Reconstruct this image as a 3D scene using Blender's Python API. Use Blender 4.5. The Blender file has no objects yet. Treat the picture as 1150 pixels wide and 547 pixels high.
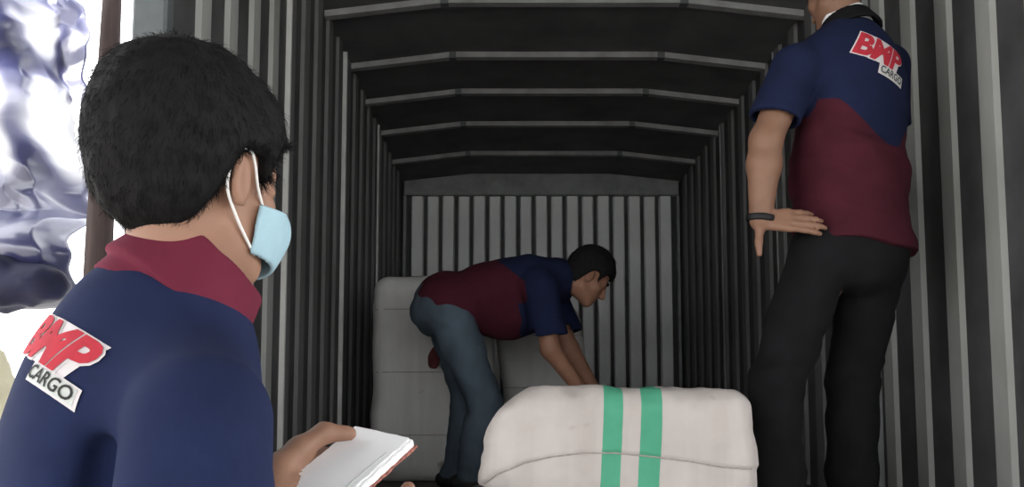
import bpy, bmesh, math, random
import numpy as np
from mathutils import Vector, Matrix
from mathutils.bvhtree import BVHTree

# ------------------------------------------------------------------ camera, sky, exposure
SC = bpy.context.scene
COL = SC.collection
FPX, PITCH, CX, HORIZ = 1050.0, math.radians(5.3), 571.0, 468.0
CAMZ = 0.33
CY = HORIZ - FPX * math.tan(PITCH)
cam_d = bpy.data.cameras.new('camera')
cam = bpy.data.objects.new('camera', cam_d)
COL.objects.link(cam)
cam.location = (0, 0, CAMZ)
cam.rotation_euler = (math.radians(90) + PITCH, 0, 0)
cam_d.sensor_width = 36.0
cam_d.lens = 36.0 * FPX / 1150.0
cam_d.shift_x = (575.0 - CX) / 1150.0
cam_d.shift_y = (CY - 273.5) / 1150.0
cam_d.clip_start = 0.02
SC.camera = cam

world = bpy.data.worlds.new('overcast_sky')
SC.world = world
world.use_nodes = True
bg = world.node_tree.nodes['Background']
bg.inputs[0].default_value = (0.97, 0.985, 1.0, 1)
bg.inputs[1].default_value = 5.0

sun_d = bpy.data.lights.new('sun', 'SUN')
sun_d.energy = 15.0
sun_d.angle = math.radians(4)
sun_d.color = (1.0, 0.98, 0.95)
sun = bpy.data.objects.new('sun', sun_d)
COL.objects.link(sun)
sun.rotation_euler = Vector((0.70, 0.62, -0.60)).to_track_quat('-Z', 'Y').to_euler()

SC.view_settings.view_transform = 'Standard'
SC.view_settings.look = 'None'
SC.view_settings.gamma = 1.0
SC.view_settings.use_curve_mapping = False
SC.view_settings.exposure = -0.12
SC.cycles.use_denoising = True
SC.cycles.max_bounces = 8
SC.cycles.diffuse_bounces = 5

GROUND = -1.0
YO, YB = 2.40, 7.88          # open end and closed end of the cargo box
XL, XR = -0.893, 1.457       # faces of the side slats
ZE, ZK = 2.34, 2.40          # ceiling at the walls, ceiling in the middle

def P(px, py, Y):
    """point of the place at depth Y seen at this pixel of the 1150x547 frame"""
    v = (CY - py) / FPX
    c, s = math.cos(PITCH), math.sin(PITCH)
    zr = Y * (v * c + s) / (c - v * s)
    D = Y * c + zr * s
    return np.array([(px - CX) / FPX * D, Y, CAMZ + zr])

# ------------------------------------------------------------------ materials
def nt(name):
    m = bpy.data.materials.new(name)
    m.use_nodes = True
    t = m.node_tree
    return m, t, t.nodes['Principled BSDF']

def N(t, typ, **kw):
    n = t.nodes.new(typ)
    for k, v in kw.items():
        setattr(n, k, v)
    return n

def rgba(c):
    return (c[0], c[1], c[2], 1.0)

def ramp(t, fac, stops):
    r = N(t, 'ShaderNodeValToRGB')
    e = r.color_ramp.elements
    while len(e) < len(stops):
        e.new(0.5)
    for i, (p, c) in enumerate(stops):
        e[i].position = p
        e[i].color = rgba(c)
    t.links.new(fac, r.inputs[0])
    return r.outputs[0]

def noise_tex(t, scale, detail=4, rough=0.55, stretch=None):
    tc = N(t, 'ShaderNodeTexCoord')
    out = tc.outputs['Object']
    if stretch:
        mp = N(t, 'ShaderNodeMapping')
        mp.inputs['Scale'].default_value = stretch
        t.links.new(out, mp.inputs[0])
        out = mp.outputs[0]
    n = N(t, 'ShaderNodeTexNoise')
    n.inputs['Scale'].default_value = scale
    n.inputs['Detail'].default_value = detail
    n.inputs['Roughness'].default_value = rough
    t.links.new(out, n.inputs['Vector'])
    return n.outputs[0]

def bump(t, bsdf, h, strength, dist=0.002):
    b = N(t, 'ShaderNodeBump')
    b.inputs['Strength'].default_value = strength
    b.inputs['Distance'].default_value = dist
    t.links.new(h, b.inputs['Height'])
    t.links.new(b.outputs[0], bsdf.inputs['Normal'])

def mottled(name, c, var=0.25, scale=6, rough=0.8, bscale=None, bstr=0.3, spec=0.3, stretch=None, metallic=0.0):
    m, t, b = nt(name)
    lo = tuple(x * (1 - var) for x in c)
    hi = tuple(min(1, x * (1 + var)) for x in c)
    col = ramp(t, noise_tex(t, scale, stretch=stretch), [(0.3, lo), (0.7, hi)])
    t.links.new(col, b.inputs['Base Color'])
    b.inputs['Roughness'].default_value = rough
    b.inputs['Specular IOR Level'].default_value = spec
    b.inputs['Metallic'].default_value = metallic
    if bscale:
        bump(t, b, noise_tex(t, bscale, 3), bstr)
    return m

def weave(t, b, scale, strength):
    tc = N(t, 'ShaderNodeTexCoord')
    outs = []
    for d in ('X', 'Z'):
        w = N(t, 'ShaderNodeTexWave', bands_direction=d)
        w.inputs['Scale'].default_value = scale
        w.inputs['Distortion'].default_value = 0.4
        t.links.new(tc.outputs['Object'], w.inputs['Vector'])
        outs.append(w.outputs['Fac'])
    mx = N(t, 'ShaderNodeMath', operation='ADD')
    t.links.new(outs[0], mx.inputs[0])
    t.links.new(outs[1], mx.inputs[1])
    bump(t, b, mx.outputs[0], strength, 0.0008)

NAVY = (0.013, 0.0195, 0.059)
MAROON = (0.072, 0.013, 0.024)

def shirt_material(name, k=1.0):
    m, t, b = nt(name)
    at = N(t, 'ShaderNodeAttribute', attribute_name='tone')
    gt = N(t, 'ShaderNodeMath', operation='GREATER_THAN')
    gt.inputs[1].default_value = 0.0
    t.links.new(at.outputs['Fac'], gt.inputs[0])
    nz = noise_tex(t, 14)
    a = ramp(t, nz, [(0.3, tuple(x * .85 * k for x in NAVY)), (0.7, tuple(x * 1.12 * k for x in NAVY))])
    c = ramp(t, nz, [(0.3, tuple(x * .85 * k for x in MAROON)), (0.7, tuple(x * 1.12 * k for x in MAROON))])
    mix = N(t, 'ShaderNodeMix', data_type='RGBA')
    t.links.new(gt.outputs[0], mix.inputs['Factor'])
    t.links.new(a, mix.inputs['A'])
    t.links.new(c, mix.inputs['B'])
    t.links.new(mix.outputs['Result'], b.inputs['Base Color'])
    b.inputs['Roughness'].default_value = 0.92
    b.inputs['Specular IOR Level'].default_value = 0.15
    weave(t, b, 260, 0.15)
    return m

def bale_material(name, base, stripes=None, dirt=0.3):
    m, t, b = nt(name)
    nz = noise_tex(t, 5, 5)
    col = ramp(t, nz, [(0.25, tuple(x * (1 - dirt * .35) for x in base)), (0.6, base), (0.85, tuple(min(1, x * 1.05) for x in base))])
    # faint vertical weave streaks
    st = noise_tex(t, 16, 3, stretch=(1, 1, 0.06))
    mx = N(t, 'ShaderNodeMix', data_type='RGBA', blend_type='MULTIPLY')
    mx.inputs['Factor'].default_value = 0.55
    t.links.new(col, mx.inputs['A'])
    t.links.new(ramp(t, st, [(0.35, (.84, .82, .80)), (0.6, (1, 1, 1))]), mx.inputs['B'])
    col = mx.outputs['Result']
    if stripes:
        tc = N(t, 'ShaderNodeTexCoord')
        sx = N(t, 'ShaderNodeSeparateXYZ')
        t.links.new(tc.outputs['Object'], sx.inputs[0])
        shx = N(t, 'ShaderNodeMath', operation='MULTIPLY_ADD')
        shx.inputs[1].default_value = -0.055
        t.links.new(sx.outputs['Z'], shx.inputs[0])
        shx0 = N(t, 'ShaderNodeMath', operation='ADD')
        shx0.inputs[1].default_value = 0.0225
        t.links.new(sx.outputs['X'], shx0.inputs[0])
        t.links.new(shx0.outputs[0], shx.inputs[2])
        tot = None
        for (x0, x1) in stripes:
            c = N(t, 'ShaderNodeMath', operation='COMPARE')
            c.inputs[1].default_value = (x0 + x1) / 2
            c.inputs[2].default_value = (x1 - x0) / 2
            t.links.new(shx.outputs[0], c.inputs[0])
            if tot is None:
                tot = c.outputs[0]
            else:
                a = N(t, 'ShaderNodeMath', operation='MAXIMUM')
                t.links.new(tot, a.inputs[0]); t.links.new(c.outputs[0], a.inputs[1])
                tot = a.outputs[0]
        g = ramp(t, nz, [(0.3, (.055, .27, .165)), (0.7, (.085, .34, .215))])
        mg = N(t, 'ShaderNodeMix', data_type='RGBA')
        t.links.new(tot, mg.inputs['Factor'])
        t.links.new(col, mg.inputs['A']); t.links.new(g, mg.inputs['B'])
        col = mg.outputs['Result']
    # blotches of dirt
    sp = noise_tex(t, 9, 2, 0.4)
    md = N(t, 'ShaderNodeMix', data_type='RGBA', blend_type='MULTIPLY')
    t.links.new(ramp(t, sp, [(0.70, (0, 0, 0)), (0.78, (1, 1, 1))]), md.inputs['Factor'])
    t.links.new(col, md.inputs['A'])
    md.inputs['B'].default_value = (.52, .45, .41, 1)
    t.links.new(md.outputs['Result'], b.inputs['Base Color'])
    b.inputs['Roughness'].default_value = 0.7
    b.inputs['Specular IOR Level'].default_value = 0.25
    weave(t, b, 170, 0.25)
    return m

M = {}
M['steel_dark'] = mottled('dark_steel_sheet', (0.058, 0.058, 0.060), .3, 5, .7, 40, .2)
M['ceiling'] = mottled('dark_roof_sheet', (0.13, 0.13, 0.135), .25, 3, .75, 30, .2)
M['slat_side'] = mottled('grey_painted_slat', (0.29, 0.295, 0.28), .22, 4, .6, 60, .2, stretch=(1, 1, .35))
M['slat_dimmed'] = mottled('dimmed_grey_slat', (0.135, 0.135, 0.135), .2, 4, .6, 60, .2, stretch=(1, 1, .35))  # same slat with the dimness of the inner box painted in
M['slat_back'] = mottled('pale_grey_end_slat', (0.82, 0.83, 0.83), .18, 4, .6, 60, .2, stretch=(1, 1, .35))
M['rafter'] = mottled('grey_roof_bow', (0.29, 0.29, 0.29), .2, 9, .6)
M['header'] = mottled('grey_header', (0.26, 0.27, 0.27), .2, 9, .6)
M['strip'] = mottled('bright_joint_strip', (0.62, 0.62, 0.60), .1, 9, .4)
M['frame'] = mottled('grey_door_frame', (0.10, 0.11, 0.115), .2, 7, .6)
M['floor'] = mottled('worn_plywood', (0.10, 0.085, 0.07), .35, 5, .8, stretch=(1, .15, 1))
M['ground'] = mottled('pale_concrete', (0.40, 0.385, 0.36), .15, 1.2, .9, 20, .3)
M['outside'] = mottled('white_box_outside', (0.55, 0.56, 0.58), .08, 3, .5)
M['chassis'] = mottled('black_chassis', (0.02, 0.02, 0.02), .2, 6, .7)
M['rubber'] = mottled('black_rubber', (0.015, 0.015, 0.015), .2, 20, .85)
M['shade_roof'] = mottled('shade_roof_grey', (0.11, 0.105, 0.10), .25, 2, .8)
M['wood_brown'] = mottled('dark_brown_wood', (0.05, 0.034, 0.032), .3, 18, .8, stretch=(3, 3, .3))
M['skin_a'] = mottled('skin_a', (0.29, 0.155, 0.102), .10, 14, .55, 120, .1, .35)
M['skin_b'] = mottled('skin_b', (0.205, 0.108, 0.070), .10, 14, .55, 120, .1, .35)
M['skin_c'] = mottled('skin_c', (0.27, 0.135, 0.088), .10, 14, .55, 120, .1, .35)
M['hair'] = mottled('black_hair', (0.010, 0.0095, 0.010), .3, 60, .8, spec=.12)
M['collar'] = mottled('maroon_collar', (0.125, 0.018, 0.036), .12, 14, .92, 300, .2, .15)
M['hair_eye'] = mottled('eye_white', (0.7, 0.68, 0.66), .05, 9, .3)
M['iris'] = mottled('dark_iris', (0.02, 0.012, 0.008), .1, 9, .25)
M['white_cloth'] = mottled('white_undershirt', (0.70, 0.70, 0.72), .06, 20, .9)
M['trousers_black'] = mottled('black_trousers', (0.007, 0.007, 0.008), .25, 12, .92, 300, .2, .15)
M['jeans'] = mottled('washed_jeans', (0.060, 0.082, 0.105), .35, 7, .92, 300, .3, .15, stretch=(1, 1, .4))
M['shoe'] = mottled('black_shoe', (0.013, 0.013, 0.015), .2, 20, .5)
M['band'] = mottled('black_wristband', (0.008, 0.008, 0.009), .2, 20, .6)
M['mask'] = mottled('light_blue_mask', (0.33, 0.49, 0.56), .08, 20, .85, 200, .2)
M['mask_loop'] = mottled('white_ear_loop', (0.82, 0.80, 0.78), .05, 30, .9)
M['paper'] = mottled('white_paper', (0.94, 0.94, 0.95), .03, 12, .8)
M['cover'] = mottled('reddish_book_cover', (0.34, 0.13, 0.10), .55, 160, .6)
M['logo_white'] = mottled('logo_white', (0.62, 0.58, 0.59), .05, 60, .8)
M['logo_red'] = mottled('logo_red', (0.42, 0.025, 0.042), .12, 60, .8)
M['logo_black'] = mottled('logo_black', (0.03, 0.03, 0.03), .1, 60, .8)
M['logo_grey'] = mottled('logo_plate_grey', (0.50, 0.52, 0.50), .1, 60, .8)
M['shirt'] = shirt_material('navy_and_maroon_shirt')
M['shirt_b'] = shirt_material('shaded_navy_and_maroon_shirt', .70)  # same uniform, darkened to paint in the dim light of the box
M['shirt_c'] = shirt_material('dimmed_navy_and_maroon_shirt', .78)  # uniform again, interior shade put into its colour
M['bale_front'] = bale_material('woven_sack_green_bands', (0.47, 0.43, 0.41), stripes=[(0.355, 0.407), (0.455, 0.512)])
M['bale_grey'] = bale_material('woven_sack_grey', (0.56, 0.56, 0.55))
M['glossy_black'] = mottled('glossy_black', (0.012, 0.012, 0.013), .2, 8, .3, 30, .5, .5)
M['rag'] = mottled('dark_red_rag', (0.11, 0.025, 0.028), .3, 30, .9)
M['thread'] = mottled('grey_thread', (0.30, 0.27, 0.25), .2, 60, .9)

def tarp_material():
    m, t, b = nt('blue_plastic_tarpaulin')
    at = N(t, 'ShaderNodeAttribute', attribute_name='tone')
    col = ramp(t, at.outputs['Fac'], [(0.36, (.016, .018, .058)), (0.46, (.04, .043, .115)), (0.52, (.16, .165, .26)), (0.60, (.72, .73, .78))])  # pale stops paint bright sun glare onto the navy plastic
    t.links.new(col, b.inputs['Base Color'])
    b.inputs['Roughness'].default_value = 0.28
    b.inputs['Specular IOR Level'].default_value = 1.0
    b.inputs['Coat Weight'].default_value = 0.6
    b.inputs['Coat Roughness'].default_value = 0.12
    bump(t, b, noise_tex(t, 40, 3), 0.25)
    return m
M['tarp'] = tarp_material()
M['tarp_roll'] = mottled('dark_navy_plastic', (0.012, 0.013, 0.036), .4, 9, .6, 30, .4, .2)
M['cream'] = mottled('cream_cloth', (0.62, 0.58, 0.42), .12, 8, .85)

# ------------------------------------------------------------------ object helpers
def link(o, parent=None):
    COL.objects.link(o)
    if parent is not None:
        o.parent = parent
    return o

def tag(o, label=None, cat=None, group=None, kind=None):
    if label: o['label'] = label
    if cat: o['category'] = cat
    if group: o['group'] = group
    if kind: o['kind'] = kind
    return o

def mesh_from(name, verts, faces, mat, smooth=False):
    me = bpy.data.meshes.new(name)
    me.from_pydata([tuple(map(float, v)) for v in verts], [], [tuple(map(int, f)) for f in faces])
    me.materials.append(mat)
    if smooth:
        me.polygons.foreach_set('use_smooth', [True] * len(me.polygons))
    me.update()
    return me

def fast_mesh(name, V, Q, mat, smooth=True):
    me = bpy.data.meshes.new(name)
    me.vertices.add(len(V))
    me.vertices.foreach_set('co', np.ascontiguousarray(V, np.float32).ravel())
    k = Q.shape[1]
    me.loops.add(Q.size)
    me.loops.foreach_set('vertex_index', np.ascontiguousarray(Q, np.int32).ravel())
    me.polygons.add(len(Q))
    me.polygons.foreach_set('loop_start', np.arange(0, Q.size, k, dtype=np.int32))
    me.update(calc_edges=True)
    me.validate()
    if smooth:
        me.polygons.foreach_set('use_smooth', np.ones(len(me.polygons), bool))
    me.materials.append(mat)
    return me

def obj(name, me, parent=None, loc=(0, 0, 0)):
    o = bpy.data.objects.new(name, me)
    o.location = loc
    return link(o, parent)

def empty(name, loc):
    o = bpy.data.objects.new(name, None)
    o.location = tuple(map(float, loc))
    o.empty_display_size = 0.1
    return link(o)

class MB:
    """collects bevelled boxes and tubes into one mesh"""
    def __init__(s):
        s.bm = bmesh.new()
    def box(s, x0, x1, y0, y1, z0, z1, bev=0.0):
        r = bmesh.ops.create_cube(s.bm, size=1.0)
        vs = r['verts']
        for v in vs:
            v.co = Vector(((x0 + x1) / 2 + v.co.x * (x1 - x0), (y0 + y1) / 2 + v.co.y * (y1 - y0), (z0 + z1) / 2 + v.co.z * (z1 - z0)))
        if bev:
            es = list({e for v in vs for e in v.link_edges})
            bmesh.ops.bevel(s.bm, geom=es, offset=bev, segments=1, affect='EDGES', clamp_overlap=True)
        return s
    def hexa(s, pts):
        vs = [s.bm.verts.new(tuple(p)) for p in pts]   # bottom 4 (ccw from above), top 4
        for f in ((3, 2, 1, 0), (4, 5, 6, 7), (0, 1, 5, 4), (1, 2, 6, 5), (2, 3, 7, 6), (3, 0, 4, 7)):
            s.bm.faces.new([vs[i] for i in f])
        return s
    def tube(s, pts, r, n=8):
        pts = [Vector(tuple(map(float, p))) for p in pts]
        rs = r if isinstance(r, (list, tuple)) else [r] * len(pts)
        rings = []
        up = Vector((0.31, 0.17, 0.93)).normalized()
        for i, p in enumerate(pts):
            d = (pts[min(i + 1, len(pts) - 1)] - pts[max(i - 1, 0)]).normalized()
            a = d.cross(up).normalized()
            b = d.cross(a).normalized()
            rings.append([s.bm.verts.new(p + (a * math.cos(2 * math.pi * k / n) + b * math.sin(2 * math.pi * k / n)) * rs[i]) for k in range(n)])
        for A, B in zip(rings, rings[1:]):
            for k in range(n):
                s.bm.faces.new((A[k], A[(k + 1) % n], B[(k + 1) % n], B[k]))
        s.bm.faces.new(rings[0][::-1]); s.bm.faces.new(rings[-1])
        return s
    def mesh(s, name, mat, smooth=False):
        bmesh.ops.recalc_face_normals(s.bm, faces=s.bm.faces)
        me = bpy.data.meshes.new(name)
        s.bm.to_mesh(me); s.bm.free()
        me.materials.append(mat)
        if smooth:
            me.polygons.foreach_set('use_smooth', [True] * len(me.polygons))
        return me
    def build(s, name, mat, parent=None, loc=(0, 0, 0), smooth=False):
        return obj(name, s.mesh(name, mat, smooth), parent, loc)

# ------------------------------------------------------------------ distance-field modelling (bodies, clothes, bales)
f32 = np.float32
def A3(p): return np.array(p, f32)
def unit(v):
    v = np.array(v, float); return v / np.linalg.norm(v)

RNG = np.random.default_rng(7)
LAT = RNG.random((32, 32, 32)).astype(f32) * 2 - 1
def vnoise(p, scale, off=(0, 0, 0)):
    q = (p * np.array(scale, f32) + np.array(off, f32)).astype(f32)
    i = np.floor(q).astype(np.int32)
    t = q - i
    t = t * t * (3 - 2 * t)
    i0 = i & 31; i1 = (i + 1) & 31
    x0, y0, z0 = i0[..., 0], i0[..., 1], i0[..., 2]
    x1, y1, z1 = i1[..., 0], i1[..., 1], i1[..., 2]
    tx, ty, tz = t[..., 0], t[..., 1], t[..., 2]
    def L(a, b, w): return a + (b - a) * w
    return L(L(L(LAT[x0, y0, z0], LAT[x1, y0, z0], tx), L(LAT[x0, y1, z0], LAT[x1, y1, z0], tx), ty),
             L(L(LAT[x0, y0, z1], LAT[x1, y0, z1], tx), L(LAT[x0, y1, z1], LAT[x1, y1, z1], tx), ty), tz)

def smin(a, b, k):
    h = np.clip(0.5 + 0.5 * (b - a) / k, 0, 1)
    return b * (1 - h) + a * h - k * h * (1 - h)
def smax(a, b, k): return -smin(-a, -b, k)

def cap(p, a, b, ra, rb, squash=None):
    """tapered capsule; squash=(axis, factor) flattens the section along an axis"""
    a = A3(a); b = A3(b)
    ba = b - a
    pa = p - a
    t = np.clip((pa @ ba) / max(float(ba @ ba), 1e-9), 0, 1)
    d = pa - t[..., None] * ba
    if squash:
        ax = A3(unit(squash[0]))
        c = d @ ax
        d = d + (c * (1.0 / squash[1] - 1.0))[..., None] * ax
    r = ra + (rb - ra) * t
    return np.sqrt((d * d).sum(-1)) - r

def ell(p, c, R, rad):
    """ellipsoid, R rows are the local axes"""
    q = (p - A3(c)) @ np.array(R, f32).T
    rad = A3(rad)
    k0 = np.sqrt(((q / rad) ** 2).sum(-1)) + 1e-6
    k1 = np.sqrt(((q / (rad * rad)) ** 2).sum(-1)) + 1e-6
    return k0 * (k0 - 1) / k1

def rbox(p, c, R, half, r):
    q = np.abs((p - A3(c)) @ np.array(R, f32).T) - (A3(half) - r)
    return np.sqrt((np.maximum(q, 0) ** 2).sum(-1)) + np.minimum(q.max(-1), 0) - r

def plane(p, o, n):
    """positive on the side n points to"""
    return (p - A3(o)) @ A3(unit(n))

def fold(ds, k):
    d = ds[0]
    for e in ds[1:]:
        d = smin(d, e, k)
    return d

def nets(f, lo, hi, h, B=8):
    """surface nets; evaluates f only in blocks near the surface"""
    lo = np.array(lo, float); hi = np.array(hi, float)
    nb = np.maximum(1, np.ceil((hi - lo) / (h * B)).astype(int))
    n = nb * B + 1
    cen = [lo[i] + (np.arange(nb[i]) + .5) * h * B for i in range(3)]
    C = np.stack(np.meshgrid(*cen, indexing='ij'), -1).reshape(-1, 3).astype(f32)
    fc = f(C)
    act = np.abs(fc) < h * B * 0.87 * 1.35 + 0.012
    v = np.empty(n, f32)
    blk = np.where(fc.reshape(nb) < 0, -1.0, 1.0).astype(f32)
    big = np.repeat(np.repeat(np.repeat(blk, B, 0), B, 1), B, 2)
    v[:-1, :-1, :-1] = big
    v[-1] = 1; v[:, -1] = 1; v[:, :, -1] = 1
    ids = np.argwhere(act.reshape(nb))
    g = np.stack(np.meshgrid(*[np.arange(B + 1)] * 3, indexing='ij'), -1).reshape(-1, 3)
    for s in range(0, len(ids), 400):
        G = (ids[s:s + 400, None, :] * B + g[None]).reshape(-1, 3)
        w = f((lo + G * h).astype(f32))
        v[G[:, 0], G[:, 1], G[:, 2]] = w
    sgn = v < 0
    ncell = n - 1
    acc = np.zeros((*ncell, 3), f32); cnt = np.zeros(ncell, f32)
    sl = lambda o, m: slice(o, o + m)
    for ax in range(3):
        o1, o2 = [a for a in range(3) if a != ax]
        for da in (0, 1):
            for db in (0, 1):
                s0 = [None] * 3; s1 = [None] * 3
                s0[ax] = sl(0, ncell[ax]); s1[ax] = sl(1, ncell[ax])
                for s_ in (s0, s1):
                    s_[o1] = sl(da, ncell[o1]); s_[o2] = sl(db, ncell[o2])
                m = sgn[tuple(s0)] != sgn[tuple(s1)]
                idx = np.nonzero(m)
                a = v[tuple(s0)][idx]; b = v[tuple(s1)][idx]
                t = a / (a - b)
                cnt[idx] += 1
                acc[idx + (np.full(len(t), ax),)] += t
                acc[idx + (np.full(len(t), o1),)] += da
                acc[idx + (np.full(len(t), o2),)] += db
    on = np.nonzero(cnt > 0)
    vid = np.full(ncell, -1, np.int32)
    vid[on] = np.arange(len(on[0]))
    V = lo + (np.stack(on, -1) + acc[on] / cnt[on][:, None]) * h
    quads = []
    for ax in range(3):
        o1, o2 = (ax + 1) % 3, (ax + 2) % 3
        s0 = [slice(1, -1)] * 3; s1 = [slice(1, -1)] * 3
        s0[ax] = slice(0, -1); s1[ax] = slice(1, None)
        A_ = sgn[tuple(s0)]; B_ = sgn[tuple(s1)]
        I = np.argwhere(A_ != B_)
        if not len(I): continue
        ins = A_[tuple(I.T)]
        I = I.copy(); I[:, o1] += 1; I[:, o2] += 1
        def vi(d1, d2):
            J = I.copy(); J[:, o1] += d1; J[:, o2] += d2
            return vid[J[:, 0], J[:, 1], J[:, 2]]
        q = np.stack([vi(-1, -1), vi(0, -1), vi(0, 0), vi(-1, 0)], -1)
        q[~ins] = q[~ins][:, ::-1]
        quads.append(q)
    Q = np.concatenate(quads)
    return V, Q[(Q >= 0).all(1)]

def sdf_obj(name, f, lo, hi, h, mat, parent, base, tone=None):
    V, Q = nets(f, lo, hi, h)
    me = fast_mesh(name, V - np.array(base), Q, mat)
    if tone is not None:
        a = me.attributes.new('tone', 'FLOAT', 'POINT')
        a.data.foreach_set('value', np.ascontiguousarray(tone(V), f32))
    o = obj(name, me, parent)
    return o

# ------------------------------------------------------------------ the cargo box
H = ZE
mb = MB().box(XL - .06, XL - .016, YO, YB + .09, -.02, H + .02)
wall_left = tag(mb.build('wall_left', M['steel_dark']), kind='structure')
mb = MB().box(XR + .016, XR + .06, YO, YB + .09, -.02, H + .02)
wall_right = tag(mb.build('wall_right', M['steel_dark']), kind='structure')
mb = MB().box(XL - .03, XR + .03, YB + .04, YB + .09, -.02, ZK + .06)
wall_back = tag(mb.build('wall_back', M['steel_dark']), kind='structure')
mb = MB().box(XL - .06, XR + .06, YO, YB + .09, -.06, 0.0)
floor = tag(mb.build('floor', M['floor']), kind='structure')

def slat_mesh(name, w, depth, z0, z1, mat, axis):
    """trapezoid rib: wide at the wall, narrower at its face. axis 'x+': face looks to +x, 'x-', 'y-'"""
    prof = [(-w / 2 - .010, 0), (w / 2 + .010, 0), (w / 2, depth), (-w / 2, depth)]
    V = []
    for z in (z0, z1):
        for a, d in prof:
            V.append({'x+': (d, a, z), 'x-': (-d, -a, z), 'y-': (a, -d, z)}[axis])
    F = [(0, 1, 2, 3), (7, 6, 5, 4)] + [(i, i + 4, (i + 1) % 4 + 4, (i + 1) % 4) for i in range(4)]
    me = mesh_from(name, V, F, mat)
    bm = bmesh.new(); bm.from_mesh(me); bmesh.ops.recalc_face_normals(bm, faces=bm.faces); bm.to_mesh(me); bm.free()
    return me

# deeper slats use a darker copy: the fading daylight is put into their colour
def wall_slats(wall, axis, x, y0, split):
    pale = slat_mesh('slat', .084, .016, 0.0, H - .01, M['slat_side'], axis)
    deep = slat_mesh('slat', .100, .016, 0.0, H - .01, M['slat_dimmed'], axis)
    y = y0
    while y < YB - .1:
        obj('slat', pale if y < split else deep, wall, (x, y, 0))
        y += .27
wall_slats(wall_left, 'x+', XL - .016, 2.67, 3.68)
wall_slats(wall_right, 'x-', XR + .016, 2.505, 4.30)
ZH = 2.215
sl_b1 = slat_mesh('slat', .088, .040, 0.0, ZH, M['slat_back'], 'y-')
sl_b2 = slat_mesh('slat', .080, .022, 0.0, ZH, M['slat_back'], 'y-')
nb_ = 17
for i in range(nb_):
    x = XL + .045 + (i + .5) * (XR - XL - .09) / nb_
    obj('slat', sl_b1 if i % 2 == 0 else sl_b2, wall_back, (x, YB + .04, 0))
MB().box(XL, XR, YB - .04, YB + .04, ZH, ZK + .02, .008).build('header_beam', M['header'], wall_back)
for x in (XL - .005, XR - .02):
    MB().box(x, x + .025, YB - .02, YB + .04, 0, ZH).build('corner_strip', M['header'], wall_back)
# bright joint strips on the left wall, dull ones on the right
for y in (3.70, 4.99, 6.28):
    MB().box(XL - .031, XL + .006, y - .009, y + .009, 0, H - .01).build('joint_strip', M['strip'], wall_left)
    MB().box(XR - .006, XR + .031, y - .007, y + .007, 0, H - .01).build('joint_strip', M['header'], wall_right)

# ceiling: three long facets, with grey roof bows
KL, KR = XL + .245 * (XR - XL), XL + .75 * (XR - XL)
def facet_pts(xa, za, xb, zb, y0, y1, t):
    return [(xa, y0, za), (xb, y0, zb), (xb, y1, zb), (xa, y1, za), (xa, y0, za + t), (xb, y0, zb + t), (xb, y1, zb + t), (xa, y1, za + t)]
ceiling = tag(MB().hexa(facet_pts(KL, ZK, KR, ZK, YO, YB + .09, .02)).build('ceiling', M['ceiling']), kind='structure')
MB().hexa(facet_pts(XL - .06, ZE - .01, KL, ZK, YO, YB + .09, .02)).build('roof_panel', M['ceiling'], ceiling)
MB().hexa(facet_pts(KR, ZK, XR + .06, ZE - .01, YO, YB + .09, .02)).build('roof_panel', M['ceiling'], ceiling)

def depth_for(py, z):
    v = (CY - py) / FPX
    c, s = math.cos(PITCH), math.sin(PITCH)
    return (z - CAMZ) * (c - v * s) / (v * c + s)
RT = .032
bow_ys = [depth_for(py, ZK - RT) for py in (3, 64, 105, 141, 174)] 
for y in bow_ys:
    w = .05
    bow = MB().hexa(facet_pts(KL + .012, ZK - RT, KR - .012, ZK - RT, y, y + w, RT)).build('roof_bow', M['rafter'], ceiling)
    MB().hexa(facet_pts(XL - .03, ZE - .012 - RT, KL - .004, ZK - RT, y, y + w, RT)).build('bow_arm', M['rafter'], bow)
    MB().hexa(facet_pts(KR + .004, ZK - RT, XR + .03, ZE - .012 - RT, y, y + w, RT)).build('bow_arm', M['rafter'], bow)
    for kx in (KL, KR):
        MB().box(kx - .02, kx + .02, y - .008, y + w + .008, ZK - RT - .006, ZK - .004).build('joint_plate', M['frame'], bow)
# outside shell, door frame, chassis and wheels
mb = MB()
mb.box(XL - .10, XL - .06, YO, YB + .13, -.06, ZE + .06)
shell_l = tag(mb.build('trim_1', M['outside']), kind='structure')
shell_r = tag(MB().box(XR + .06, XR + .10, YO, YB + .13, -.06, ZE + .06).build('trim_2', M['outside']), kind='structure')
shell_b = tag(MB().box(XL - .06, XR + .06, YB + .09, YB + .13, -.06, ZK + .08).build('trim_3', M['outside']), kind='structure')
shell_t = tag(MB().box(XL - .10, XR + .10, YO, YB + .13, ZK + .02, ZK + .08).build('trim_4', M['outside']), kind='structure')
fr = tag(MB().box(XL - .085, XL + .005, YO - .06, YO, -.06, ZK + .08, .008).build('trim_5', M['frame']), kind='structure')
for z in (0.45, 1.25, 2.02):
    MB().box(XL - .12, XL - .04, YO - .085, YO - .045, z - .012, z + .012, .004).build('hinge', M['frame'], fr)
tag(MB().box(XR - .005, XR + .10, YO - .06, YO, -.06, ZK + .08, .008).build('trim_6', M['frame']), kind='structure')
tag(MB().box(XL - .10, XR + .10, YO - .06, YO, -.20, -.005, .01).build('trim_7', M['frame']), kind='structure')
chassis = empty('truck_chassis', (.28, 5, GROUND))
tag(chassis, 'black truck chassis with wheels under the cargo box', 'chassis')
for x in (-.45, .45):
    MB().box(x - .06, x + .06, -2.5, 2.9, .72, .94, .01).build('frame_rail', M['chassis'], chassis)
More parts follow.
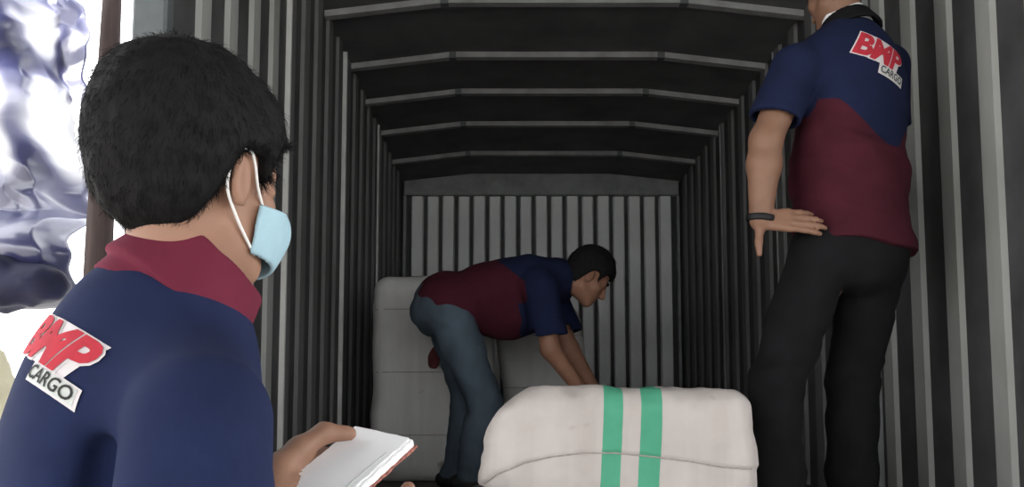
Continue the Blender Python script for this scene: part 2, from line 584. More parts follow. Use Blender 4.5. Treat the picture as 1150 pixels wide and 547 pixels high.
for yy in (-1.2, 1.9):
    MB().tube([(-1.0, yy, .46), (1.0, yy, .46)], .07, 10).build('axle', M['chassis'], chassis)
    MB().box(-.5, .5, yy - .08, yy + .08, .46, .74).build('axle_mount', M['chassis'], chassis)
    for x in (-.95, .95):
        bmw = MB()
        bmw.tube([(x - .12, yy, .46), (x - .11, yy, .46), (x + .11, yy, .46), (x + .12, yy, .46)], [.40, .46, .46, .40], 28)
        w_ = bmw.build('wheel', M['rubber'], chassis)
        MB().tube([(x - .13, yy, .46), (x + .13, yy, .46)], .22, 18).build('hub', M['frame'], w_)

# ground and an unseen roof added to shade near figures and steer the sun
tag(MB().box(-40, 40, -40, 40, GROUND - .1, GROUND).build('ground', M['ground']), kind='structure')
shade_roof = tag(MB().box(-2.1, 6.0, -9.0, 2.1, 2.80, 2.86).build('shade_roof', M['shade_roof']), kind='structure')
MB().box(-1.6, 6.0, 2.1, 2.6, 2.80, 2.86).build('shade_roof_panel', M['shade_roof'], shade_roof)
MB().box(-5.0, -2.1, -9.0, 1.1, 2.80, 2.86).build('shade_roof_panel', M['shade_roof'], shade_roof)
for (x, y) in ((-4.9, -8.9), (5.9, -8.9), (5.9, 1.9), (-4.9, 1.0)):
    MB().box(x - .05, x + .05, y - .05, y + .05, GROUND, 2.80).build('shade_roof_post', M['frame'], shade_roof)

# ------------------------------------------------------------------ people: shared builders
UPV = np.array([0, 0, 1.0])
def frame(yaw_deg, pitch_deg=0.0, roll_deg=0.0):
    """rows: right, forward, up. yaw from +Y (away) towards +X (right); pitch>0 looks down; roll>0 tilts to the right"""
    a = math.radians(yaw_deg)
    F = np.array([math.sin(a), math.cos(a), 0]); R = np.array([math.cos(a), -math.sin(a), 0]); U = UPV.copy()
    p = math.radians(pitch_deg)
    F, U = F * math.cos(p) - U * math.sin(p), U * math.cos(p) + F * math.sin(p)
    r = math.radians(roll_deg)
    R, U = R * math.cos(r) - U * math.sin(r), U * math.cos(r) + R * math.sin(r)
    return np.array([R, F, U])

def loc(c, R, q):
    return np.array(c) + np.array(q, float) @ np.array(R)

def head_sdf(p, c, R, sc=1.0):
    I = np.eye(3)
    q = ((p - A3(c)) @ np.array(R, f32).T / sc).astype(f32)
    qa = q.copy(); qa[..., 0] = np.abs(qa[..., 0])
    d = ell(q, (0, -.012, .032), I, (.073, .094, .083))
    d = smin(d, ell(q, (0, .026, -.040), I, (.056, .062, .070)), .03)
    d = smin(d, ell(q, (0, .062, -.092), I, (.024, .022, .020)), .025)
    d = smin(d, cap(qa, (.046, -.005, -.060), (.018, .058, -.095), .016, .014), .025)      # jaw line
    d = smin(d, cap(qa, (.0, .078, .022), (.034, .066, .020), .013, .012), .014)            # brow
    d = smin(d, ell(qa, (.042, .052, -.024), I, (.018, .020, .016)), .018)                  # cheek bone
    d = smax(d, -ell(qa, (.031, .088, .002), I, (.017, .013, .011)), .010)                  # eye socket
    d = smin(d, ell(qa, (.031, .070, .001), I, (.0125, .0125, .0115)), .004)                # lids
    d = smin(d, cap(q, (0, .086, .008), (0, .107, -.032), .007, .0115), .010)               # nose
    d = smin(d, ell(qa, (.011, .097, -.036), I, (.009, .010, .008)), .006)
    d = smin(d, cap(qa, (0, .085, -.060), (.019, .078, -.062), .0065, .004), .006)          # lips
    d = smin(d, cap(qa, (0, .084, -.070), (.016, .078, -.069), .0070, .004), .005)
    # ears
    e = ell(qa, (.079, -.007, -.014), frame(-22)[:, :], (.007, .019, .031))
    e = smax(e, -ell(qa, (.087, -.003, -.012), frame(-22), (.006, .011, .020)), .005)
    d = smin(d, e, .008)
    return d * sc

HAIR_F = [-.16, -.07, -.045, -.028, -.012, .012, .024, .034, .042, .058, .16]
def hair_sdf(p, c, R, thick, hl, top=0.0, seed=0.0, sc=1.0, back=0.0):
    I = np.eye(3)
    q = ((p - A3(c)) @ np.array(R, f32).T / sc).astype(f32)
    d = ell(q, (0, -.014 - back / 2, .034 + top / 2), I, (.073 + thick, .094 + thick + back / 2, .084 + thick + top / 2))
    d = smin(d, ell(q, (0, -.045, -.02), I, (.058 + thick * .6, .055 + thick * .7, .06)), .03)
    d = d + .0030 * vnoise(p, (40, 40, 30), (seed, 1, 2)) + .0016 * vnoise(p, (110, 110, 70), (seed, 5, 2))
    lim = np.interp(q[..., 1], HAIR_F, hl).astype(f32) + .006 * vnoise(p, (70, 70, 70), (3, seed, 0))
    return smax(d, (lim - q[..., 2]) * .75, .010) * sc
HL_SHORT = [-.100, -.098, -.072, -.020, .020, .028, .024, -.008, .022, .052, .058]

def strands(V, Q, n, length, width, c, R, seed, lift=.12):
    """thin tapered hair strands growing out of the hair surface: verts, quads"""
    rng = np.random.default_rng(seed)
    a = V[Q[:, 1]] - V[Q[:, 0]]; b = V[Q[:, 3]] - V[Q[:, 0]]
    nr = np.cross(a, b); nr /= np.linalg.norm(nr, axis=1)[:, None] + 1e-9
    pick = rng.integers(0, len(Q), n)
    p0 = V[Q[pick]].mean(1); nn = nr[pick]
    U, F = np.array(R[2]), np.array(R[1])
    crown = np.array(c) + U * .12 - F * .045
    flow = p0 - crown
    flow -= (flow * nn).sum(1)[:, None] * nn
    flow /= np.linalg.norm(flow, axis=1)[:, None] + 1e-6
    d = flow + nn * lift + rng.normal(0, .28, p0.shape)
    d /= np.linalg.norm(d, axis=1)[:, None]
    L = length * rng.uniform(.5, 1.2, n)[:, None]
    s = np.cross(d, nn); s /= np.linalg.norm(s, axis=1)[:, None] + 1e-6
    p0 = p0 - nn * .003
    p1 = p0 + d * L * .55; p2 = p0 + (d * .8 + flow * .2 - nn * .12) * L
    w = width
    vs = [p0 - s * w, p0 + s * w, p0 + nn * w, p1 - s * w * .8, p1 + s * w * .8, p1 + nn * w * .8, p2]
    VV = np.stack(vs, 1).reshape(-1, 3)
    base = (np.arange(n) * 7)[:, None]
    t = np.array([[0, 1, 4, 3], [1, 2, 5, 4], [2, 0, 3, 5], [3, 4, 6, 6], [4, 5, 6, 6], [5, 3, 6, 6]])
    faces = []
    for k in range(3):
        faces.append(base + t[k][None])
    tris = [base + np.array([[3, 4, 6]]), base + np.array([[4, 5, 6]]), base + np.array([[5, 3, 6]])]
    return VV, np.concatenate(faces), np.concatenate(tris)

def hair_obj(parent, base, c, R, thick, hl, h, n, length, width, seed, top=0.0, sc=1.0, back=0.0):
    c = np.array(c)
    V, Q = nets(lambda p: hair_sdf(p, c, R, thick, hl, top, seed, sc, back), c - .19, c + .19, h)
    VS, QS, TS = strands(V, Q, n, length, width, c, R, seed)
    allv = np.concatenate([V, VS]) - np.array(base)
    me = bpy.data.meshes.new('hair')
    o1 = len(V)
    quads = np.concatenate([Q, QS + o1]); tris = TS + o1
    me.vertices.add(len(allv)); me.vertices.foreach_set('co', allv.astype(f32).ravel())
    loops = np.concatenate([quads.ravel(), tris.ravel()]).astype(np.int32)
    me.loops.add(len(loops)); me.loops.foreach_set('vertex_index', loops)
    me.polygons.add(len(quads) + len(tris))
    ls = np.concatenate([np.arange(len(quads)) * 4, len(quads) * 4 + np.arange(len(tris)) * 3]).astype(np.int32)
    me.polygons.foreach_set('loop_start', ls)
    me.update(calc_edges=True); me.validate()
    me.polygons.foreach_set('use_smooth', np.ones(len(me.polygons), bool))
    me.materials.append(M['hair'])
    return obj('hair', me, parent)

def rotv(v, ax, ang):
    ax = unit(ax); v = np.array(v, float)
    return v * math.cos(ang) + np.cross(ax, v) * math.sin(ang) + ax * (ax @ v) * (1 - math.cos(ang))

def hand_caps(W, D, Nn, side, curl=(.35, .5, .4), thumb=(.7, .3), spread=.10, s=1.0):
    """W wrist, D along the hand, Nn out of the BACK of the hand, side=+1 if the thumb is on cross(D,Nn) side.
    returns capsules (a, b, ra, rb, squash)"""
    D = unit(D); Nn = unit(np.array(Nn) - (np.array(Nn) @ D) * D)
    S = np.cross(D, Nn) * side
    W = np.array(W, float)
    out = []
    for o, l in ((.026, .085), (.009, .090), (-.009, .086), (-.025, .078)):
        out.append((W + S * o * .55 * s, W + D * l * s + S * o * s, .0155 * s, .0125 * s))
    lens = [(.042, .026, .020), (.046, .030, .022), (.043, .028, .021), (.034, .021, .019)]
    bases = [(.027, .086), (.0095, .092), (-.0085, .087), (-.0255, .078)]
    ax = np.cross(D, Nn)            # bend axis: rotates D towards -Nn for negative angle
    for i, ((o, l), L3) in enumerate(zip(bases, lens)):
        p = W + S * o * s + D * l * s
        d = rotv(D, Nn, 0) + S * spread * (1.2 - i * .8)
        d = unit(d)
        ang = 0
        r = .0098 * s if i < 3 else .0085 * s
        for j, L in enumerate(L3):
            c_ = curl[j] * (1 + .12 * i)
            d = unit(d * math.cos(c_) - (Nn if ang == 0 else nn_) * math.sin(c_)) if j == 0 else unit(d * math.cos(c_) - nn_ * math.sin(c_))
            nn_ = unit(np.cross(np.cross(d, Nn if j == 0 else nn_), d)) if j == 0 else unit(np.cross(np.cross(d, nn_), d))
            ang = 1
            q = p + d * L * s
            out.append((p, q, r, r * .9))
            p = q; r *= .92
    p = W + S * .018 * s + D * .018 * s - Nn * .006 * s
    t0 = unit(S * math.sin(thumb[0]) + D * math.cos(thumb[0]) - Nn * thumb[1])
    q = p + t0 * .044 * s
    out.append((p, q, .016 * s, .0125 * s))
    t1 = unit(t0 + D * .35)
    q2 = q + t1 * .032 * s
    out.append((q, q2, .0115 * s, .0105 * s))
    q3 = q2 + unit(t1 + D * .2) * .024 * s
    out.append((q2, q3, .0105 * s, .0088 * s))
    return out

def caps_sdf(p, caps, k):
    d = None
    for c in caps:
        e = cap(p, *c)
        d = e if d is None else smin(d, e, k)
    return d

def logo(parent, shirt_me, base, origin, right, up, width, depth_in=.3, squeeze=1.0):
    """embroidered-looking back print laid onto the shirt: red slanted letters with a white rim, small plate below"""
    bm = bmesh.new(); bm.from_mesh(shirt_me)
    bvh = BVHTree.FromBMesh(bm)
    right = unit(right); up = unit(np.array(up) - (np.array(up) @ right) * right)
    nrm = np.cross(right, up)              # out of the back, towards the viewer of the print
    base = np.array(base)
    def text(body, size, off, shear, space=1.0):
        cu = bpy.data.curves.new('t', 'FONT')
        cu.body = body; cu.size = size; cu.offset = off; cu.shear = shear; cu.space_character = space
        cu.resolution_u = 3
        o = bpy.data.objects.new('t', cu); COL.objects.link(o)
        dg = bpy.context.evaluated_depsgraph_get(); dg.update()
        me = bpy.data.meshes.new_from_object(o.evaluated_get(dg))
        V = [v.co.copy() for v in me.vertices]; F = [tuple(p.vertices) for p in me.polygons]
        bpy.data.objects.remove(o); bpy.data.curves.remove(cu); bpy.data.meshes.remove(me)
        return V, F
    def lay(name, V, F, mat, lift, par):
        b2 = bmesh.new()
        vs = [b2.verts.new((v[0], v[1], 0)) for v in V]
        for f in F:
            try: b2.faces.new([vs[i] for i in f])
            except ValueError: pass
        bmesh.ops.triangulate(b2, faces=b2.faces)
        for _ in range(4):
            es = [e for e in b2.edges if e.calc_length() > .009]
            if not es: break
            bmesh.ops.subdivide_edges(b2, edges=es, cuts=1)
            bmesh.ops.triangulate(b2, faces=b2.faces)
        for v in b2.verts:
            w = np.array(origin) + right * v.co.x + up * v.co.y * squeeze
            st = Vector(tuple(w + nrm * depth_in - base))
            hit = bvh.ray_cast(st, Vector(tuple(-nrm)))
            if hit[0] is not None:
                v.co = hit[0] + Vector(tuple(nrm)) * lift
            else:
                v.co = Vector(tuple(w - base))
        for f in b2.faces:
            if f.normal.dot(Vector(tuple(nrm))) < 0: f.normal_flip()
            f.smooth = True
        me = bpy.data.meshes.new(name); b2.to_mesh(me); b2.free()
        me.materials.append(mat)
        return obj(name, me, par)
    s = width / .20
    V, F = text('BMP', .118 * s, .0050 * s, .30, .96)
    x0 = min(v[0] for v in V); x1 = max(v[0] for v in V)
    sx = .185 * s / (x1 - x0)
    V = [((v[0] - x0) * sx - .095 * s, v[1] * .92) for v in V]
    Vo, Fo = text('BMP', .118 * s, .0085 * s, .30, .96)
    Vo = [((v[0] - x0) * sx - .095 * s, v[1] * .92) for v in Vo]
    h = max(v[1] for v in V)
    lg = lay('logo_rim', Vo, Fo, M['logo_white'], .0022, parent)
    # white slanted backing behind the letters
    k = .30
    pts = [(-.098 * s, -.006 * s), (.062 * s, -.006 * s), (.090 * s, h * 1.04), (-.070 * s, h * 1.04)]
    n = 14; GV = []; GF = []
    for j in range(n + 1):
        for i in range(n + 1):
            a, b = i / n, j / n
            lo = np.array(pts[0]) * (1 - a) + np.array(pts[1]) * a
            hi = np.array(pts[3]) * (1 - a) + np.array(pts[2]) * a
            GV.append(tuple(lo * (1 - b) + hi * b))
    for j in range(n):
        for i in range(n):
            q = j * (n + 1) + i; GF.append((q, q + 1, q + n + 2, q + n + 1))
    lay('logo_backing', GV, GF, M['logo_white'], .0015, lg)
    lay('logo_letters', V, F, M['logo_red'], .0036, lg)
    # plate with the small word
    pw, ph, py0, px0 = .105 * s, .036 * s, -.040 * s, -.008 * s
    PV = [(px0 + pw * i / 10, py0 + ph * j / 4) for j in range(5) for i in range(11)]
    PF = [(j * 11 + i, j * 11 + i + 1, j * 11 + i + 12, j * 11 + i + 11) for j in range(4) for i in range(10)]
    pl = lay('logo_plate', PV, PF, M['logo_white'], .0026, lg)
    gv = [(px0 + .004 * s + (pw - .008 * s) * i / 10, py0 + .004 * s + (ph - .008 * s) * j / 4) for j in range(5) for i in range(11)]
    lay('logo_plate_field', gv, PF, M['logo_grey'], .0034, lg)
    V2, F2 = text('CARGO', .034 * s, .0006 * s, .12, 1.0)
    a0 = min(v[0] for v in V2); a1 = max(v[0] for v in V2)
    V2 = [((v[0] - a0) * (pw - .012 * s) / (a1 - a0) + px0 + .006 * s, v[1] + py0 + .007 * s) for v in V2]
    lay('logo_word', V2, F2, M['logo_black'], .0044, lg)
    bm.free()
    return lg

def eyes(parent, base, c, R):
    for sx in (-1, 1):
        p = loc(c, R, (.031 * sx, .0680, .001))
        bm = bmesh.new()
        bmesh.ops.create_uvsphere(bm, u_segments=14, v_segments=10, radius=.0118)
        me = bpy.data.meshes.new('eye'); bm.to_mesh(me); bm.free()
        me.materials.append(M['hair_eye']); me.materials.append(M['iris'])
        Fd = Vector(tuple(R[1]))
        for f in me.polygons:
            f.use_smooth = True
            if f.center.normalized().dot(Fd) > .87: f.material_index = 1
        obj('eye', me, parent, tuple(p - np.array(base)))

def brows(parent, base, c, R):
    for sx in (-1, 1):
        pts = [loc(c, R, (x * sx, yv, z)) - np.array(base) for x, yv, z in ((.014, .0905, .022), (.028, .087, .027), (.045, .076, .022))]
        MB().tube(pts, [.0035, .004, .002], 6).build('eyebrow', M['hair'], parent, smooth=True)

def collar_obj(parent, base, f_neck, lo, hi, h, mat):
    return sdf_obj('collar', f_neck, lo, hi, h, mat, parent, base)

def shoe_caps(ankle, fwd, floor_z):
    a = np.array(ankle); f = unit(fwd)
    z = floor_z
    heel = np.array([a[0], a[1], z]) - f * .055; toe = np.array([a[0], a[1], z]) + f * .155
    return heel, toe

def shoes_sdf(p, ankle, fwd, z):
    heel, toe = shoe_caps(ankle, fwd, z)
    f = unit(fwd)
    d = cap(p, heel + [0, 0, .045], toe + [0, 0, .030], .042, .040, ((0, 0, 1), .9))
    d = smin(d, cap(p, np.array([ankle[0], ankle[1], z + .05]), np.array([ankle[0], ankle[1], z + .10]), .050, .046), .03)
    return smax(d, z - p[..., 2], .006)

def bounds(pts, pad):
    pts = np.array(pts)
    return pts.min(0) - pad, pts.max(0) + pad

# ------------------------------------------------------------------ person in the foreground with a notebook
def person_a():
    Rb = frame(64)                       # torso: turned to the right, away from the camera
    Rv, Fv, Uv = Rb
    HS = .93
    Rh = frame(33, 5, 0)
    hc = P(225, 202, .985)
    N0 = P(214, 340, .985)
    base = np.array([N0[0], N0[1], GROUND])
    shR = N0 + Rv * .160 - Uv * .122 - Fv * .010
    shL = N0 - Rv * .165 - Uv * .085 - Fv * .01
    elR = shR + np.array([.0, -.045, -.275])
    wrR = P(296, 588, .985)
    elL = shL + np.array([.10, .02, -.285])
    wrL = P(438, 585, 1.20)
    ch = N0 - Uv * .20 - Fv * .035
    be = N0 - Uv * .42 - Fv * .02
    pv = N0 - Uv * .60 - Fv * .02
    hipR, hipL = pv + Rv * .09 - Uv * .03, pv - Rv * .09 - Uv * .03
    knR, knL = hipR + np.array([.02, .0, -.40]), hipL + np.array([.02, 0, -.40])
    anR = np.array([knR[0] - .02, knR[1], GROUND + .09]); anL = np.array([knL[0], knL[1], GROUND + .09])
    # the notebook's place, used by the hands
    B1 = P(400, 478, 1.14); B0 = P(300, 559, 1.02); B2 = P(463, 492.5, 1.103)
    e2 = unit(B1 - B0); e1 = unit((B2 - B1) - ((B2 - B1) @ e2) * e2); bn = np.cross(e1, e2)
    wdt = float(np.linalg.norm((B2 - B1) - ((B2 - B1) @ e2) * e2))
    # right hand: thumb on the page, fingers underneath
    def E(t, a=0.0, n=0.0): return B1 - e2 * t + e1 * a + bn * n
    hcaps = []
    W = wrR
    th = [E(.118, -.020, .004), E(.084, -.016, .012), E(.050, -.006, .017), E(.030, .013, .0085)]
    hcaps += [(th[0], th[1], .0175, .0150), (th[1], th[2], .0140, .0120), (th[2], th[3], .0118, .0092)]
    for i in range(4):
        kb = E(.050 + .020 * i, -.012, -.020)
        hcaps.append((W, kb, .018, .014))
        m1 = kb + e1 * .040 - bn * .008 + e2 * .012
        m2 = m1 + e1 * .024 + e2 * .006 + bn * .004
        hcaps += [(kb, m1, .0110, .0100), (m1, m2, .0100, .0090)]
    hcaps.append((W, th[0], .022, .0185))
    # left hand: cupped below the far side
    K2 = P(452, 560, 1.16)
    lc = []
    for i in range(4):
        kb = P(452, 566, 1.165) + e2 * (-.03 + .019 * i) - bn * .012 + e1 * .010
        m1 = kb - e1 * .034 - bn * .004; m2 = m1 - e1 * .024 + bn * .002
        lc += [(wrL, kb, .019, .0135), (kb, m1, .011, .010), (m1, m2, .010, .009)]
    tl = [P(448, 560, 1.155) - e2 * .04 + e1 * .014, P(452, 548, 1.15) - e2 * .03 + e1 * .016, P(458, 536, 1.145) - e2 * .02 + e1 * .014]
    lc += [(wrL, tl[0], .02, .014), (tl[0], tl[1], .0125, .011), (tl[1], tl[2], .011, .009)]
    nk0 = loc(hc, Rh, (0, -.022, -.055)); nk1 = N0 - Uv * .02 - Fv * .012

    def body(p):
        d = head_sdf(p, hc, Rh, HS)
        d = smin(d, cap(p, nk0, nk1, .050, .055), .025)
        t = ell(p, ch, Rb, (.115, .080, .18))
        t = smin(t, ell(p, be, Rb, (.110, .080, .20)), .05)
        t = smin(t, ell(p, pv, Rb, (.135, .09, .12)), .05)
        t = smin(t, cap(p, shL, shR, .05, .05), .05)
        d = smin(d, t, .03)
        a = caps_sdf(p, [(shR, elR, .043, .039), (elR, wrR, .041, .028), (shL, elL, .050, .041), (elL, wrL, .041, .028)], .02)
        d = smin(d, a, .008)
        l = caps_sdf(p, [(hipR, knR, .075, .052), (knR, anR, .050, .038), (hipL, knL, .075, .052), (knL, anL, .050, .038)], .02)
        d = smin(d, l, .03)
        hd = smin(caps_sdf(p, hcaps, .007), caps_sdf(p, lc, .007), .006)
        hd = smax(hd, -rbox(p, (B0 + B1) / 2 + e1 * wdt / 2 - bn * .0065, np.array([e1, e2, bn]), (wdt / 2, .0815 + .01, .0075), .001), .003)
        return smin(d, hd, .012)
    root = empty('person', base)
    tag(root, 'masked person in navy shirt holding a white notebook in the left foreground', 'person')
    lo, hi = bounds([hc + [0, 0, .13], hc - .13, hc + .13, shR, shL, elR, elL, wrR, wrL, tl[2], anR, anL, P(470, 500, 1.2)], .11)
    lo[2] = GROUND + .03
    sdf_obj('body', body, lo, hi, .0042, M['skin_a'], root, base)
    eyes(root, base, hc, Rh * HS); brows(root, base, hc, Rh * HS)
    hair_obj(root, base, hc, Rh, .0215, HL_SHORT, .0035, 30000, .018, .00034, 3, .016, HS, .014)

    # shirt
    hemR = shR + (elR - shR) * .86
    hemL = shL + (elL - shL) * .86
    hem_z = pv[2] - .04
    def shirt(p):
        t = ell(p, ch - Fv * .012, Rb, (.150, .134, .225))
        t = smin(t, ell(p, be, Rb, (.152, .140, .24)), .07)
        t = smin(t, ell(p, pv, Rb, (.168, .140, .16)), .06)
        t = smin(t, cap(p, shL, N0 - Uv * .055 - Fv * .02, .064, .070), .04)
        t = smin(t, cap(p, shR, N0 - Uv * .055 - Fv * .02, .060, .070), .04)
        t = smin(t, cap(p, N0 - Fv * .03 - Uv * .025, ch, .072, .10), .05)
        for (s_, e_, h_) in ((shR, elR, hemR), (shL, elL, hemL)):
            arm = cap(p, s_ + (e_ - s_) * .02, e_ + (e_ - s_) * .2, .064, .084)
            arm = smax(arm, plane(p, h_, e_ - s_), .006)
            arm = smax(arm, -smax(cap(p, s_, e_ + (e_ - s_) * .3, .054, .074), -plane(p, h_ - unit(e_ - s_) * .03, e_ - s_), .004), .004)
            t = smin(t, arm, .006)
        # deep armpit crease and pull folds across the back
        def B(r, f, u): return N0 + Rv * r + Fv * f + Uv * u
        for (a_, b_, r_) in ((B(.116, -.080, -.150), B(.122, -.098, -.42), .024), (B(.20, -.06, -.24), B(.165, .06, -.28), .008), (B(.215, -.02, -.31), B(.17, -.075, -.35), .008)):
            t = smax(t, -cap(p, a_, b_, r_ * .3, r_), .040)
        # folds
        q = (p - A3(N0)) @ np.array(Rb, f32).T
        fz = np.clip((N0[2] - .10 - p[..., 2]) / .15, 0, 1)
        t = t + fz * (.014 * vnoise(q, (10, 10, 2.6), (1, 2, 3)) + .007 * vnoise(q, (21, 21, 6), (4, 2, 3)))
        t = t + .0045 * vnoise(q, (9, 9, 9), (7, 2, 3)) 
        t = smax(t, -cap(p, nk0, nk1 + Uv * .0, .056, .059), .01)
        return smax(t, hem_z - p[..., 2], .01)
    lo, hi = bounds([shR, shL, hemR, hemL, N0, pv, ch, be], .25)
    lo[2] = hem_z - .03; hi[2] = N0[2] + .08
    sh = sdf_obj('shirt', shirt, lo, hi, .0050, M['shirt'], root, base, tone=lambda V: np.full(len(V), -1.0))

    # standing collar, open at the front
    cax = unit(nk0 - nk1)
    cc = N0 + Uv * .022 + Fv * .000
    cn = unit(Uv * .80 + Fv * .60)          # the collar sinks towards the throat
    def collar(p):
        q = p - A3(cc)
        hgt = q @ A3(cn)
        rad = q - hgt[..., None] * A3(cn)
        x = rad @ A3(Rv); yv = rad @ A3(unit(np.cross(Rv, cn)) * -1)
        r = np.sqrt((x / 1.0) ** 2 + (yv / 1.06) ** 2)
        r0 = .065 + hgt * -.16
        d = np.abs(r - r0) - .0052
        up_ = .030 + .003 * vnoise(p, (30, 30, 30)) + .012 * np.clip(-yv / .065, 0, 1)
        d = smax(d, hgt - up_, .004)
        d = smax(d, -.055 - hgt + .004 * np.clip(-yv / .065, -1, 1), .004)
        # folded-over leaf: wider ring outside
        r1 = .071 - hgt * .28
        e = np.abs(r - r1) - .0045
        e = smax(e, hgt - up_ + .001, .004)
        e = smax(e, -.036 - hgt + .008 * np.clip(-yv / .065, -1, 1), .004)
        d = smin(d, e, .006)
        # opening at the throat
        fr_ = (q @ A3(Fv))
        return smax(d, np.minimum(fr_ - .045, .020 - np.abs(x)) , .004)
    sdf_obj('collar', collar, cc - .13, cc + .13, .0032, M['collar'], root, base)

    # logo on the back
    lo_c = N0 - Uv * .098 - Fv * .1 + Rv * .068
    logo(sh, sh.data, base, lo_c, unit(Rv), unit(Uv * .8 + Fv * .6), .110, squeeze=.95)

    # face mask and its ear loops
    def mask(p):
        q = ((p - A3(hc)) @ np.array(Rh, f32).T / HS).astype(f32)
        f = head_sdf(p, hc, Rh, HS)
        f = smin(f, ell(q, (0, .062, -.045), np.eye(3), (.046, .058, .052)), .03) - .003
        d = np.abs(f) - .0022
        ax_ = np.abs(q[..., 0])
        top = -.004 - ax_ * .35 - q[..., 2]
        d = smax(d, -top, .003)
        d = smax(d, -.098 - q[..., 2] + ax_ * .25, .003)
        d = smax(d, .034 - q[..., 1], .003)
        return d
    mk = sdf_obj('face_mask', mask, hc - .15, hc + .15, .0021, M['mask'], root, base)
    for sx in (1, -1):
        pts = [(.0585, .040, -.030), (.071, .018, -.012), (.081, .002, .010), (.084, -.010, .022), (.0835, -.026, .014), (.084, -.034, -.008), (.080, -.031, -.030), (.072, -.010, -.052), (.062, .015, -.070), (.050, .040, -.083)]
        pp = [loc(hc, Rh, (x * sx * HS, (a + .006) * HS, b * HS)) - base for x, a, b in pts]
        # smooth
        sm = []
        for i in range(len(pp) - 1):
            p0, p1, p2, p3 = pp[max(i - 1, 0)], pp[i], pp[i + 1], pp[min(i + 2, len(pp) - 1)]
            for t in np.linspace(0, 1, 5)[:-1]:
                sm.append(.5 * ((2 * p1) + (-p0 + p2) * t + (2 * p0 - 5 * p1 + 4 * p2 - p3) * t * t + (-p0 + 3 * p1 - 3 * p2 + p3) * t ** 3))
        sm.append(pp[-1])
        MB().tube(sm, .0017, 6).build('ear_loop', M['mask_loop'], mk, smooth=True)

    # trousers and shoes (below the frame)
    def trousers(p):
        d = ell(p, pv - Uv * .04, Rb, (.160, .120, .13))
        d = smin(d, caps_sdf(p, [(hipR, knR, .092, .072), (knR, anR, .070, .062)], .03), .03)
        d = smin(d, caps_sdf(p, [(hipL, knL, .092, .072), (knL, anL, .070, .062)], .03), .02)
        d = d + .006 * vnoise(p, (10, 10, 14))
        return smax(d, (GROUND + .07) - p[..., 2], .01)
    lo, hi = bounds([pv, hipR, hipL, anR, anL], .2); lo[2] = GROUND + .04; hi[2] = pv[2] + .1
    sdf_obj('trousers', trousers, lo, hi, .010, M['trousers_black'], root, base)
    for an in (anR, anL):
        sdf_obj('shoe', lambda p: shoes_sdf(p, an, Fv, GROUND), np.array([an[0] - .24, an[1] - .24, GROUND - .02]), np.array([an[0] + .26, an[1] + .26, GROUND + .18]), .008, M['shoe'], root, base)

    # the notebook
    L = float((B1 - B0) @ e2) + .012
    book = empty('notebook', B1 - e2 * L / 2 + e1 * wdt / 2)
    tag(book, 'open white notebook with reddish patterned cover held by the masked person', 'notebook')
    book.rotation_euler = Matrix(np.array([e1, e2, bn]).T.tolist()).to_euler()
    rng = np.random.default_rng(5)
    def sheet_block(x0, x1, z0, z1, y0, y1, rough, bend=0.0):
        nx, ny = 8, 26
        V = []; F = []
        for zz in (z0, z1):
            for j in range(ny + 1):
                for i in range(nx + 1):
                    x = x0 + (x1 - x0) * i / nx
                    if i in (0, nx): x += rng.uniform(-rough, rough)
                    yy = y0 + (y1 - y0) * j / ny
                    if j in (0, ny): yy += rng.uniform(-rough, rough)
                    V.append((x, yy, zz + bend * (2 * i / nx - 1) ** 2 ))
        n = (nx + 1) * (ny + 1); w = nx + 1
        for j in range(ny):
            for i in range(nx):
                q = j * w + i
                F.append((n + q, n + q + 1, n + q + w + 1, n + q + w)); F.append((q, q + w, q + w + 1, q + 1))
        for i in range(nx):
            F.append((i, i + 1, n + i + 1, n + i)); q = ny * w + i; F.append((q + 1, q, n + q, n + q + 1))
        for j in range(ny):
            q = j * w; F.append((q + w, q, n + q, n + q + w)); q = j * w + nx; F.append((q, q + w, n + q + w, n + q))
        return V, F
    hw, hl_ = wdt / 2, L / 2
    def bk(name, a, mat):
        V, F = sheet_block(*a)
        return obj(name, mesh_from(name, V, F, mat), book)
    bk('cover', (-hw - .002, hw + .003, -.0135, -.0115, -hl_ - .002, hl_ + .002, .0015), M['cover'])
    bk('page_block', (-hw, hw, -.0113, -.0035, -hl_, hl_, .0006), M['paper'])
    bk('page', (-hw, hw - .001, -.0033, -.0026, -hl_, hl_, .0005), M['paper'])
    bk('page', (-hw, hw - .003, -.0020, -.0013, -hl_, hl_ - .001, .0005), M['paper'])
    bk('page', (-hw, hw - .004, -.0008, .0, -hl_, hl_ - .001, .0005), M['paper'])
    MB().tube([(hw * .70, -hl_ * .9, .0006), (hw * .74, hl_ * .55, .0006)], .0005, 5).build('page_fold', M['logo_grey'], book)
    return root
person_a()

